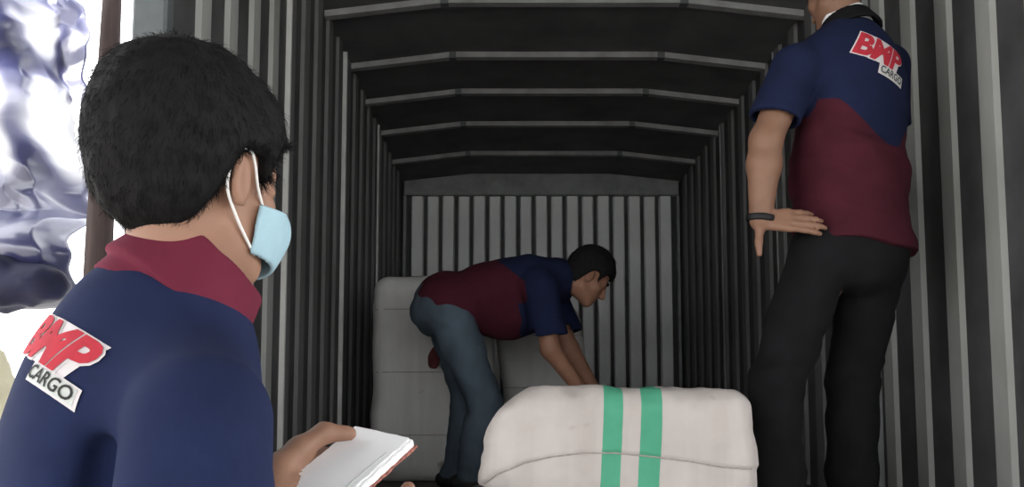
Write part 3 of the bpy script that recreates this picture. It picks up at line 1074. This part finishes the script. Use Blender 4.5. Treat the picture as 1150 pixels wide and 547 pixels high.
# ------------------------------------------------------------------ person standing at the right wall, hand on the hip
def person_b():
    Rb = frame(-30)
    Rv, Fv, Uv = Rb
    N0 = P(950, 38, 2.86)
    hc = N0 + Uv * .150 + Fv * .035 + Rv * -.01
    Rh = frame(-18, 14)
    base = np.array([N0[0] - .03, N0[1] - .02, 0.0])
    shL = P(893, 78, 2.75); shR = N0 + Rv * .19 - Uv * .07
    elL = P(860, 158, 2.72); wrL = P(854, 247, 2.73)
    elR = shR + np.array([.03, .10, -.27]); wrR = elR + np.array([-.06, .20, -.12])
    ch = N0 - Uv * .20 - Fv * .02; be = N0 - Uv * .42 + Fv * .01; pv = N0 - Uv * .60
    hipL, hipR = pv - Rv * .095 - Uv * .04, pv + Rv * .095 - Uv * .04
    knL, knR = P(872, 430, 2.79), P(958, 430, 2.97)
    anL = np.array([P(872, 547, 2.78)[0] + .005, 2.80, .09]); anR = np.array([P(958, 547, 2.98)[0], 3.0, .09])
    hL = hand_caps(wrL, unit(Rv * .66 - Uv * .07 - Fv * .74), -Rv * .7 - Fv * .7 + Uv * .25, 1, (.12, .2, .2), (1.0, .1), .06)
    # thumb hangs down in front of the hip
    tp = [wrL + np.array([-.004, -.004, -.03]), wrL + np.array([-.010, -.012, -.07]), wrL + np.array([-.010, -.014, -.105])]
    hL = hL[:-3] + [(wrL, tp[0], .02, .015), (tp[0], tp[1], .0135, .012), (tp[1], tp[2], .0115, .009)]
    hR = hand_caps(wrR, unit(wrR - elR), (0, -.3, 1), -1, (.4, .5, .4))
    nk0 = loc(hc, Rh, (0, -.022, -.055)); nk1 = N0 - Uv * .02
    def body(p):
        d = head_sdf(p, hc, Rh)
        d = smin(d, cap(p, nk0, nk1, .056, .064), .025)
        t = smin(ell(p, ch, Rb, (.155, .10, .19)), ell(p, be, Rb, (.135, .10, .20)), .05)
        t = smin(t, ell(p, pv, Rb, (.13, .095, .10)), .05)
        t = smin(t, cap(p, shL, shR, .05, .05), .05)
        d = smin(d, t, .03)
        mid = (elL + wrL) / 2
        a = caps_sdf(p, [(shL, elL, .056, .046), (elL, elL + (wrL - elL) * .3, .047, .049), (elL + (wrL - elL) * .3, wrL, .049, .033), (shR, elR, .056, .045), (elR, wrR, .045, .031)], .02)
        d = smin(d, a, .008)
        l = caps_sdf(p, [(hipL - Uv * .10, knL, .062, .05), (knL, anL, .052, .04), (hipR - Uv * .10, knR, .062, .05), (knR, anR, .052, .04)], .02)
        d = smin(d, l, .03)
        return smin(d, smin(caps_sdf(p, hL, .006), caps_sdf(p, hR, .006), .005), .006)
    root = empty('person', base)
    tag(root, 'person with back turned and hand on hip standing by the striped right wall', 'person')
    lo, hi = bounds([hc + .13, hc - .13, shL, shR, elL, elR, wrL, wrR, anL, anR], .16); lo[2] = .03
    sdf_obj('body', body, lo, hi, .0058, M['skin_b'], root, base)
    eyes(root, base, hc, Rh); brows(root, base, hc, Rh)
    hair_obj(root, base, hc, Rh, .018, HL_SHORT, .005, 5000, .016, .0006, 11, .010)
    hem_z = P(900, 272, 2.72)[2]
    hemL = shL + (elL - shL) * .70; hemR = shR + (elR - shR) * .70
    def shirt(p):
        q = (p - A3(N0)) @ np.array(Rb, f32).T
        t = ell(p, ch, Rb, (.195, .135, .24))
        t = smin(t, ell(p, be, Rb, (.188, .150, .24)), .07)
        t = smin(t, cap(p, be - Uv * .05, pv - Uv * .12, .178, .205, (Fv, .84)), .06)
        t = smin(t, cap(p, shL, N0 - Uv * .05 - Fv * .01, .068, .075), .045)
        t = smin(t, cap(p, shR, N0 - Uv * .05 - Fv * .01, .068, .075), .045)
        for (s_, e_, h_) in ((shL, elL, hemL), (shR, elR, hemR)):
            arm = cap(p, s_, e_ + (e_ - s_) * .2, .070, .082)
            arm = smax(arm, plane(p, h_, (e_ - s_) + np.array([.04, 0, -.0])), .006)
            arm = smax(arm, -smax(cap(p, s_, e_ + (e_ - s_) * .3, .058, .072), -plane(p, h_ - unit(e_ - s_) * .03, e_ - s_), .004), .004)
            t = smin(t, arm, .018)
        fz = np.clip((N0[2] - .22 - p[..., 2]) / .2, 0, 1)
        t = t + fz * (.010 * vnoise(q @ np.array([[.8, 0, .6], [0, 1, 0], [-.6, 0, .8]], f32), (5, 5, 13), (1, 2, 9)) + .006 * vnoise(q, (9, 9, 22), (4, 7, 3)))
        t = t + .005 * vnoise(q, (9, 9, 9), (7, 2, 3))
        # curved pull folds from the waist
        t = t - fz * .0035 * np.maximum(0, np.sin((q[..., 2] * 1.0 + q[..., 0] * .35 * np.abs(q[..., 0]) * 6) * 58)) ** 3
        t = smax(t, -cap(p, nk0, nk1, .064, .068), .01)
        wave = .012 * vnoise(q, (8, 8, 1), (3, 3, 3))
        return smax(t, hem_z + wave - q[..., 0] * .06 - p[..., 2], .008)
    def tone(V):
        q = (V - N0) @ Rb.T
        # navy yoke dips to a blunt point at mid back
        low = np.interp(np.abs(q[:, 0] - .015), [0, .03, .12, .17, .22], [-.400, -.397, -.315, -.265, -.255])
        arm = (V - shL) @ unit(elL - shL)
        t = (low - q[:, 2])
        # sleeves stay navy
        dL = np.linalg.norm(np.cross(V - shL, unit(elL - shL)), axis=1); dR = np.linalg.norm(np.cross(V - shR, unit(elR - shR)), axis=1)
        sl = ((dL < .094) & (q[:, 0] < -.165)) | ((dR < .094) & (q[:, 0] > .165))
        t[sl] = -1
        return t
    lo, hi = bounds([shL, shR, hemL, hemR, N0, pv, be], .24); lo[2] = hem_z - .06; hi[2] = N0[2] + .09
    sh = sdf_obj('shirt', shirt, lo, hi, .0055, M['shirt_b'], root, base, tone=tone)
    cc = N0 + Uv * .020 - Fv * .006
    cn = unit(Uv * .93 + Fv * .36)
    def ring(r0, th, z0, z1, flare):
        def f(p):
            q = p - A3(cc); hg = q @ A3(cn); rad = q - hg[..., None] * A3(cn)
            r = np.sqrt((rad * rad).sum(-1))
            return smax(smax(np.abs(r - (r0 - hg * flare)) - th, hg - z1, .003), z0 - hg, .003)
        return f
    sdf_obj('collar', ring(.080, .006, -.04, .022, .35), cc - .13, cc + .13, .005, M['trousers_black'], root, base)
    sdf_obj('undershirt', ring(.068, .005, -.03, .042, .1), cc - .13, cc + .13, .005, M['white_cloth'], root, base)
    logo(sh, sh.data, base, N0 - Uv * .150 - Fv * .12 - Rv * .030, Rv * 1.0 - Uv * .34, Uv, .20)
    def trousers(p):
        d = smin(ell(p, pv - Uv * .03, Rb, (.168, .136, .17)), cap(p, pv, pv + Uv * .10, .150, .145, (Fv, .80)), .04)
        d = smin(d, ell(p, pv - Uv * .12 - Fv * .035, Rb, (.160, .105, .12)), .05)
        dl = caps_sdf(p, [(hipL, knL, .105, .078), (knL, anL + [0, 0, -.02], .078, .076)], .03)
        dr = caps_sdf(p, [(hipR, knR, .105, .078), (knR, anR + [0, 0, -.02], .078, .076)], .03)
        d = smin(d, smin(dl, dr, .012), .035)
        d = d + (.009 * vnoise(p, (9, 9, 12), (2, 2, 2)) + .005 * vnoise(p, (18, 18, 30), (2, 2, 2))) * np.clip((hem_z - p[..., 2]) / .12, .1, 1)
        d = smax(d, p[..., 2] - (hem_z + .05), .01)
        return smax(d, .04 - p[..., 2], .01)
    lo, hi = bounds([pv, hipL, hipR, anL, anR, knL, knR], .24); lo[2] = .02; hi[2] = hem_z + .13
    tr = sdf_obj('trousers', trousers, lo, hi, .0075, M['trousers_black'], root, base)
    for an in (anL, anR):
        sdf_obj('shoe', lambda p: shoes_sdf(p, an, Fv, 0.0), np.array([an[0] - .26, an[1] - .24, -.02]), np.array([an[0] + .24, an[1] + .26, .18]), .009, M['shoe'], root, base)
    wb = wrL + (elL - wrL) * .02; ax = unit(elL - wrL)
    def band(p):
        q = p - A3(wb); h = q @ A3(ax); r = np.sqrt(((q - h[..., None] * A3(ax)) ** 2).sum(-1))
        return smax(np.abs(r - .037) - .006, np.abs(h) - .010, .004)
    sdf_obj('wristband', band, wb - .06, wb + .06, .004, M['band'], root, base)
    return root
person_b()

# ------------------------------------------------------------------ person bending over the sacks
def person_c():
    D0 = 4.2
    Yr, Yl = D0 - .10, D0 + .12
    N0 = P(636, 312, D0)
    hc = P(661, 312, D0 - .02)
    Rh = frame(80, 38)
    pv = P(502, 342, D0)
    base = np.array([P(522, 400, D0)[0], D0, 0.0])
    ax = unit(N0 - pv)                    # spine
    side = np.array([0, -1.0, 0])         # towards the camera: the person's right
    dors = unit(np.cross(ax, side)) * 1.0
    if dors[2] < 0: dors = -dors          # out of the back, upwards
    Rb = np.array([side, -dors, ax])      # right, front(belly), up the spine
    shR = P(607, 322, Yr - .07); shL = P(612, 318, Yl + .08)
    elR = P(618, 392, Yr - .06); wrR = P(655, 442, Yr)
    elL = P(640, 392, Yl + .06); wrL = P(672, 446, Yl - .02)
    hipR, hipL = P(506, 356, Yr), P(504, 356, Yl)
    knR, knL = P(545, 450, Yr), P(528, 452, Yl)
    anR = np.array([P(528, 540, Yr)[0], Yr, .09]); anL = np.array([P(512, 540, Yl)[0], Yl, .09])
    hR = hand_caps(wrR, unit(wrR - elR), (-.3, 0, .9), -1, (.3, .4, .3))
    hL = hand_caps(wrL, unit(wrL - elL), (-.3, 0, .9), 1, (.3, .4, .3))
    nk0 = loc(hc, Rh, (0, -.022, -.055)); nk1 = N0 - ax * .03
    def torso(p, s):
        t = ell(p, pv + ax * .40, Rb, (.165 * s, .115 * s, .19 * s))
        t = smin(t, ell(p, pv + ax * .20 - dors * .02, Rb, (.16 * s, .12 * s, .19 * s)), .06)
        t = smin(t, ell(p, pv + ax * .02, Rb, (.16 * s, .115 * s, .13 * s)), .05)
        return smin(t, cap(p, shL, shR, .05 * s, .05 * s), .05)
    def body(p):
        d = head_sdf(p, hc, Rh)
        d = smin(d, cap(p, nk0, nk1, .054, .06), .025)
        d = smin(d, torso(p, .92), .03)
        d = smin(d, caps_sdf(p, [(shR, elR, .05, .042), (elR, wrR, .043, .029), (shL, elL, .05, .042), (elL, wrL, .043, .029)], .02), .03)
        d = smin(d, caps_sdf(p, [(hipR, knR, .08, .054), (knR, anR, .05, .04), (hipL, knL, .08, .054), (knL, anL, .05, .04)], .02), .03)
        return smin(d, smin(caps_sdf(p, hR, .006), caps_sdf(p, hL, .006), .005), .012)
    root = empty('person', base)
    tag(root, 'person in blue jeans bending over the sacks inside the cargo box', 'person')
    lo, hi = bounds([hc + .13, hc - .13, shL, shR, elL, elR, wrL + [.15, 0, -.1], wrR + [.15, 0, -.1], anL, anR, hipR - [.1, 0, 0]], .14); lo[2] = .03
    sdf_obj('body', body, lo, hi, .0065, M['skin_c'], root, base)
    eyes(root, base, hc, Rh); brows(root, base, hc, Rh)
    hair_obj(root, base, hc, Rh, .020, HL_SHORT, .006, 4000, .018, .0007, 23, .014)
    hemR = shR + (elR - shR) * .80; hemL = shL + (elL - shL) * .80
    def shirt(p):
        q = (p - A3(pv)) @ np.array(Rb, f32).T
        t = smin(torso(p, 1.10), ell(p, pv + ax * .01, Rb, (.182, .142, .17)), .05)
        t = smin(t, ell(p, pv + ax * .29 - dors * .105, Rb, (.150, .115, .175)), .06)     # hanging front
        t = smin(t, ell(p, pv + ax * .27 + dors * .035, Rb, (.155, .115, .20)), .06)     # rounded back
        t = smin(t, cap(p, shR, N0 - ax * .05, .070, .072), .04)
        t = smin(t, cap(p, shL, N0 - ax * .05, .070, .072), .04)
        for (s_, e_, h_) in ((shR, elR, hemR), (shL, elL, hemL)):
            arm = cap(p, s_, e_ + (e_ - s_) * .2, .076, .092)
            arm = smax(arm, plane(p, h_, e_ - s_), .006)
            arm = smax(arm, -smax(cap(p, s_, e_ + (e_ - s_) * .3, .060, .080), -plane(p, h_ - unit(e_ - s_) * .03, e_ - s_), .004), .004)
            t = smin(t, arm, .02)
        t = t + .009 * vnoise(q, (7, 7, 12), (1, 2, 9)) + .006 * vnoise(q, (15, 15, 15), (4, 7, 3))
        t = smax(t, -cap(p, nk0, nk1, .062, .066), .01)
        return smax(t, -.085 - q[..., 2] + q[..., 1] * .55, .012)
    def tone(V):
        q = (V - pv) @ Rb.T
        lim = np.interp(q[:, 1], [-.20, -.12, 0, .08, .2], [.26, .27, .355, .35, .29])
        t = lim - q[:, 2]
        dR = np.linalg.norm(np.cross(V - shR, unit(elR - shR)), axis=1); dL = np.linalg.norm(np.cross(V - shL, unit(elL - shL)), axis=1)
        al = (V - shR) @ unit(elR - shR)
        t[(dR < .105) & (al > .06) & (q[:, 0] > .13)] = -1
        t[(dL < .105) & (q[:, 0] < -.10) & (al > .03)] = -1
        return t
    lo, hi = bounds([shR, shL, hemR, hemL, N0, pv], .26)
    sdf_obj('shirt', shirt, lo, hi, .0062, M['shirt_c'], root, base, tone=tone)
    cc = N0 - ax * .005
    def collar(p):
        q = p - A3(cc); hg = q @ A3(ax); r = np.sqrt(((q - hg[..., None] * A3(ax)) ** 2).sum(-1))
        return smax(np.abs(r - (.074 - hg * .3)) - .007, np.abs(hg) - .026, .004)
    sdf_obj('collar', collar, cc - .12, cc + .12, .006, M['trousers_black'], root, base)
    def trousers(p):
        d = ell(p, pv - ax * .02, Rb, (.168, .124, .14))
        d = smin(d, ell(p, pv - ax * .05 - dors * .02, Rb, (.165, .118, .11)), .04)
        d = smax(d, ((p - A3(pv)) @ A3(ax)) - .06, .01)
        dl = caps_sdf(p, [(hipL, knL, .100, .080), (knL, anL + [0, 0, -.02], .078, .068)], .03)
        dr = caps_sdf(p, [(hipR, knR, .100, .080), (knR, anR + [0, 0, -.02], .078, .068)], .03)
        d = smin(d, smin(dl, dr, .012), .035)
        d = d + .009 * vnoise(p, (10, 10, 14), (5, 2, 2)) + .005 * vnoise(p, (22, 22, 34), (2, 8, 2))
        return smax(d, .05 - p[..., 2], .01)
    lo, hi = bounds([pv, hipL, hipR, anL, anR, knL, knR], .22); lo[2] = .02
    sdf_obj('trousers', trousers, lo, hi, .0078, M['jeans'], root, base)
    for an in (anL, anR):
        sdf_obj('shoe', lambda p: shoes_sdf(p, an, (1, -.1, 0), 0.0), np.array([an[0] - .14, an[1] - .12, -.02]), np.array([an[0] + .24, an[1] + .12, .18]), .009, M['shoe'], root, base)
    return root
person_c()

# ------------------------------------------------------------------ sacks and bales
def front_sack():
    YF, YK = 2.52, 2.90
    x0, x1 = P(530, 547, YF)[0], P(855, 547, YF + .02)[0]
    ztop = P(700, 440, YF + .12)[2]
    base = np.array([x0, YF, 0.0])
    cx, cy_, hx, hy, hz = (x0 + x1) / 2, (YF + YK) / 2, (x1 - x0) / 2, (YK - YF) / 2, ztop / 2
    def f(p):
        q = p - A3((cx, cy_, hz))
        x = q[..., 0] / hx
        z = q[..., 2]
        # sides lean in towards the top
        t = np.clip((z + hz) / (2 * hz), 0, 1.2)
        sl = 1.0 - .085 * t ** 1.5
        qq = q.copy(); qq[..., 0] = (q[..., 0] - .012 * t) / sl
        d = rbox(qq, (0, 0, 0), np.eye(3), (hx, hy, hz), .055) * .92
        # sloping left shoulder of the sack, gathered end
        d = smax(d, plane(p, (x0 + .040, cy_, ztop - .085), (-.66, 0, .75)), .05)
        d = smax(d, plane(p, (x0 + .01, cy_ + .1, ztop * .5), (-.97, .02, .2)), .05)
        # lifted lower left corner
        d = smax(d, plane(p, (x0 + .06, YF, .115), (-.55, -.45, -.70)), .05)
        d = d + .006 * vnoise(p, (5, 5, 5), (seed_, 1, 1)) + .0050 * vnoise(p, (12, 12, 9), (2, 1, seed_)) + .0048 * vnoise(p, (22, 22, 4), (2, 9, seed_)) + .003 * vnoise(p, (30, 30, 40), (5, 9, seed_))
        d = d - .012 * np.clip(1 - x * x, 0, 1) * np.clip(1 - (z / hz) ** 2, 0, 1)
        # flap: cloth above the seam overlaps the cloth below
        sz = seam(p[..., 0])
        d = d - .007 * np.clip((p[..., 2] - sz) / .006, 0, 1) * (p[..., 1] < cy_)
        return d
    pts = [(536, 549), (560, 531), (590, 519), (620, 512), (655, 508), (690, 508), (730, 512), (770, 517), (810, 524), (835, 526), (856, 527)]
    sp = np.array([P(a, b, YF + .01) for a, b in pts])
    def seam(x): return np.interp(x, sp[:, 0], sp[:, 2]).astype(f32)
    seed_ = 3.3
    root = empty('woven_sack', base)
    tag(root, 'large white woven sack with two green bands at the box opening', 'sack')
    V, Q = nets(f, (x0 - .08, YF - .08, -.03), (x1 + .08, YK + .08, ztop + .09), .0062)
    V[:, 2] = np.maximum(V[:, 2], 0.0)
    me = fast_mesh('sack_body', V - base, Q, M['bale_front'])
    sb = obj('sack_body', me, root)
    # stitched thread running along the flap edge
    bm = bmesh.new(); bm.from_mesh(me); bvh = BVHTree.FromBMesh(bm); bm.free()
    line = []
    for x in np.linspace(x0 + .02, x1 - .03, 60):
        z = float(seam(np.array([x]))[0]) - .001
        hit = bvh.ray_cast(Vector((x - base[0], -.5, z)), Vector((0, 1, 0)))
        if hit[0] is not None: line.append(np.array(hit[0]) + [0, -.0005, 0])
    MB().tube(line, .0022, 6).build('seam_thread', M['thread'], root, smooth=True)
    # gathered knot at the left end
    return root, base
front_sack()

def tall_bale(name, label, c, half, rz, mat, seed, tilt=0.0, rnd=.09):
    R = np.array([[math.cos(rz), math.sin(rz), 0], [-math.sin(rz), math.cos(rz), 0], [0, 0, 1.0]])
    if tilt:
        T = np.array([[math.cos(tilt), 0, -math.sin(tilt)], [0, 1, 0], [math.sin(tilt), 0, math.cos(tilt)]])
        R = R @ T
    c = np.array(c); base = np.array([c[0], c[1], 0.0])
    def f(p):
        d = rbox(p, c, R, half, rnd)
        q = ((p - A3(c)) @ np.array(R, f32).T) / A3(half)
        d = d - .016 * np.clip(1 - q[..., 0] ** 2, 0, 1) * np.clip(1 - q[..., 2] ** 2, 0, 1)
        d = d + .010 * vnoise(p, (4, 4, 6), (seed, 1, 1)) + .005 * vnoise(p, (9, 9, 18), (2, 1, seed))
        return d
    V, Q = nets(f, c - half.max() * 1.25 if hasattr(half, 'max') else c - max(half) * 1.25, c + max(half) * 1.25, .010)
    V[:, 2] = np.maximum(V[:, 2], 0.0)
    root = empty(name, base); tag(root, label, 'sack')
    me = fast_mesh('bale_body', V - base, Q, mat)
    obj('bale_body', me, root)
    bm = bmesh.new(); bm.from_mesh(me); bvh = BVHTree.FromBMesh(bm); bm.free()
    for zz in (c[2] + half[2] * .66, c[2] + half[2] * .05, c[2] - half[2] * .55):
        ring = []
        for a in np.linspace(0, 2 * math.pi, 49):
            dr = Vector((math.cos(a), math.sin(a), 0))
            hit = bvh.ray_cast(Vector((0, 0, zz)) + dr * 1.5, -dr)
            if hit[0] is not None: ring.append(np.array(hit[0]) + np.array(dr) * .001)
        if len(ring) > 30:
            MB().tube(ring, .0022, 6).build('binding_cord', M['thread'], root, smooth=True)
    return root
bl = P(416, 400, 4.75)[0]
zt = P(440, 310, 4.8)[2]
tall_bale('woven_bale', 'tall pale grey bale standing by the left wall behind the bending person', (bl + .31, 5.05, zt / 2), (.31, .30, zt / 2), 0.0, M['bale_grey'], 4.0)
zt2 = P(640, 345, 5.05)[2]
xr2 = P(664, 440, 4.98)[0]
tall_bale('woven_bale', 'shorter pale grey bale partly hidden behind the reaching arm of the bending person', (xr2 - .235, 5.24, zt2 / 2), (.235, .25, zt2 / 2), 0.0, M['bale_grey'], 9.0, tilt=math.radians(-7), rnd=.10)

# small dark red rag hanging out beside the tall bale, black lump under the sack corner
def lump(name, part, label, cat, c, rad, mat, seed, h=.006, amp=.02, fl=None):
    c = np.array(c); base = np.array([c[0], c[1], fl if fl is not None else c[2] - rad[2]])
    def f(p):
        return ell(p, c, np.eye(3), rad) + amp * vnoise(p, (22, 22, 16), (seed, 1, 1)) + amp * .5 * vnoise(p, (45, 45, 35), (seed, 4, 1))
    V, Q = nets(f, c - np.array(rad) - .05, c + np.array(rad) + .05, h)
    if fl is not None: V[:, 2] = np.maximum(V[:, 2], fl)
    o = obj(name, fast_mesh(name, V - base, Q, mat), None, tuple(base))
    return tag(o, label, cat)
rg = P(487, 403, 4.70)
lump('cloth_scrap', 'scrap', 'small dark red cloth scrap hanging at the front of the tall bale', 'cloth', (rg[0], 4.69, rg[2]), (.030, .025, .050), M['rag'], 7, .006, .010)
kb = P(545, 552, 2.5)
lump('black_lump', 'wrap', 'crumpled black lump under the lower left corner of the banded sack', 'bundle', (kb[0] - .015, 2.435, .06), (.055, .04, kb[2] - .04), M['glossy_black'], 3, .006, .012, fl=0.0)

# ------------------------------------------------------------------ tarpaulin, post and pole at the left outside
def tarp():
    nx, nz = 260, 320
    X0, X1, Z0, Z1, Y0 = -2.7, P(102, 200, 2.75)[0], P(50, 348, 2.7)[2], 2.55, 2.8
    u = np.linspace(0, 1, nx); w = np.linspace(0, 1, nz)
    U, W = np.meshgrid(u, w, indexing='ij')
    X = X0 + (X1 - X0) * U; Z = Z0 + (Z1 - Z0) * W
    Pn = np.stack([X, Z, np.zeros_like(X)], -1).astype(f32)
    def crease(p, s, o):
        n = vnoise(p, s, o); return 1 - np.abs(n) * 2
    sk = Pn.copy(); sk[..., 0] += (Z * .22).astype(f32)
    def facets(cu, cw, seed):
        rg = np.random.default_rng(seed)
        n1, n2 = int((X1 - X0) / cu) + 3, int((Z1 - Z0) / cw) + 3
        ht = rg.uniform(-1, 1, (n1, n2)); jx = rg.uniform(-.35, .35, n1 * 1)
        a = (sk[..., 0] - X0 + .3) / cu + .35 * np.sin(sk[..., 1] / cw * 2.1 + seed); bq = (sk[..., 1] - Z0) / cw + .35 * np.sin(sk[..., 0] / cu * 1.7)
        a = np.clip(a, 0, n1 - 1.001); bq = np.clip(bq, 0, n2 - 1.001)
        i, j = a.astype(int), bq.astype(int); fa, fb = a - i, bq - j
        h00, h10, h01, h11 = ht[i, j], ht[i + 1, j], ht[i, j + 1], ht[i + 1, j + 1]
        up_ = fa + fb <= 1
        return np.where(up_, h00 + (h10 - h00) * fa + (h01 - h00) * fb, h11 + (h01 - h11) * (1 - fa) + (h10 - h11) * (1 - fb))
    Yd = .09 * vnoise(sk, (5, .8, 1), (1, 3, 5)) + .055 * facets(.12, .28, 3) + .020 * facets(.06, .11, 5) + .004 * facets(.03, .045, 8)
    lowb = np.clip((.28 - W * (Z1 - Z0)) / .28, 0, 1)
    Yd = Yd - .14 * np.sin(np.pi * np.clip(1 - (W * (Z1 - Z0)) / .30, 0, 1)) * (W * (Z1 - Z0) < .30)
    edge = .05 * vnoise(np.stack([Z, Z, Z], -1).astype(f32), (5, 5, 5), (1, 1, 1)) + .025 * vnoise(np.stack([Z, Z, Z], -1).astype(f32), (14, 14, 14), (1, 1, 1))
    X = X + (edge * .7 - .085 * np.clip((Z - .80) / .6, 0, 2.2)) * np.clip((U - .6) / .4, 0, 1) + .02 * crease(sk, (9, 6, 1), (5, 5, 5))
    Zz = Z + (.03 * vnoise(Pn, (7, 1, 1), (3, 3, 3))) * (1 - W) ** 6
    V = np.stack([X, Y0 + Yd, Zz], -1).reshape(-1, 3)
    I = np.arange(nx * nz).reshape(nx, nz)
    Q = np.stack([I[:-1, :-1], I[1:, :-1], I[1:, 1:], I[:-1, 1:]], -1).reshape(-1, 4)
    base = np.array([-1.9, Y0, Z0])
    root = empty('tarpaulin', base)
    tag(root, 'crumpled shiny blue plastic tarpaulin hanging outside the cargo box', 'tarpaulin')
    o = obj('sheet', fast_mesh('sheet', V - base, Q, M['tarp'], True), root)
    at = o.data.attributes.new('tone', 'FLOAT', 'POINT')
    tn = .46 + .30 * facets(.055, .36, 24) + .26 * facets(.05, .10, 33) + .05 * vnoise(sk, (30, 12, 1), (3, 3, 3)) - .25 * np.clip((.35 - W * (Z1 - Z0)) / .3, 0, 1)  # scatters the painted glare patches, darker near the bottom
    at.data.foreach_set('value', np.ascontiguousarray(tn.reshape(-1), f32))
    md = o.modifiers.new('thickness', 'SOLIDIFY'); md.thickness = .003; md.offset = 0
    return root, base
tarp_root, tarp_base = tarp()
def soft_roll():
    zc = P(30, 318, 2.62)[2]
    a, b = np.array([-2.6, 2.60, zc]), P(48, 318, 2.62)
    base = tarp_base
    def f(p):
        d = cap(p, a, b, .085, .070)
        return d + .022 * vnoise(p, (9, 14, 14), (2, 2, 2)) + .012 * vnoise(p, (24, 30, 30), (3, 2, 2))
    V, Q = nets(f, a - .16, b + [.16, .18, .30], .010)
    o = obj('rolled_hem', fast_mesh('rolled_hem', V - base, Q, M['tarp_roll']), tarp_root)
    o['label'] = 'dark navy rolled hem'
soft_roll()
cb = P(-14, 372, 2.25)
lump('cream_sack', 'body', 'pale cream upright sack behind the shoulder of the masked person', 'sack', (cb[0] - .05, 2.30, (cb[2] + GROUND) / 2), (.17, .16, (cb[2] - GROUND) / 2), M['cream'], 5, .014, .012, fl=GROUND)
pt, pb = P(129, -60, 2.5), P(112, 260, 2.5)
dr = (pb - pt) / (pt[2] - pb[2])
foot = pb + dr * (pb[2] - GROUND); top = pt - dr * .45
fo = np.array([foot[0], foot[1], GROUND])
post = MB().tube([foot - fo, pb - fo, pt - fo, top - fo], [.040, .036, .023, .021], 10).build('wooden_post', M['wood_brown'], None, tuple(fo), smooth=True)
tag(post, 'dark brown leaning post between the tarpaulin and the box door frame', 'post')
rail = MB().tube([(-1.0, 0, 0), (0, 0, .01), (1.15, 0, 0)], [.022, .024, .021], 10).build('hanging_rail', M['wood_brown'], None, (-1.95, 2.62, 2.56), smooth=True)
tag(rail, 'wooden rail holding up the top edge of the blue tarpaulin', 'rail')
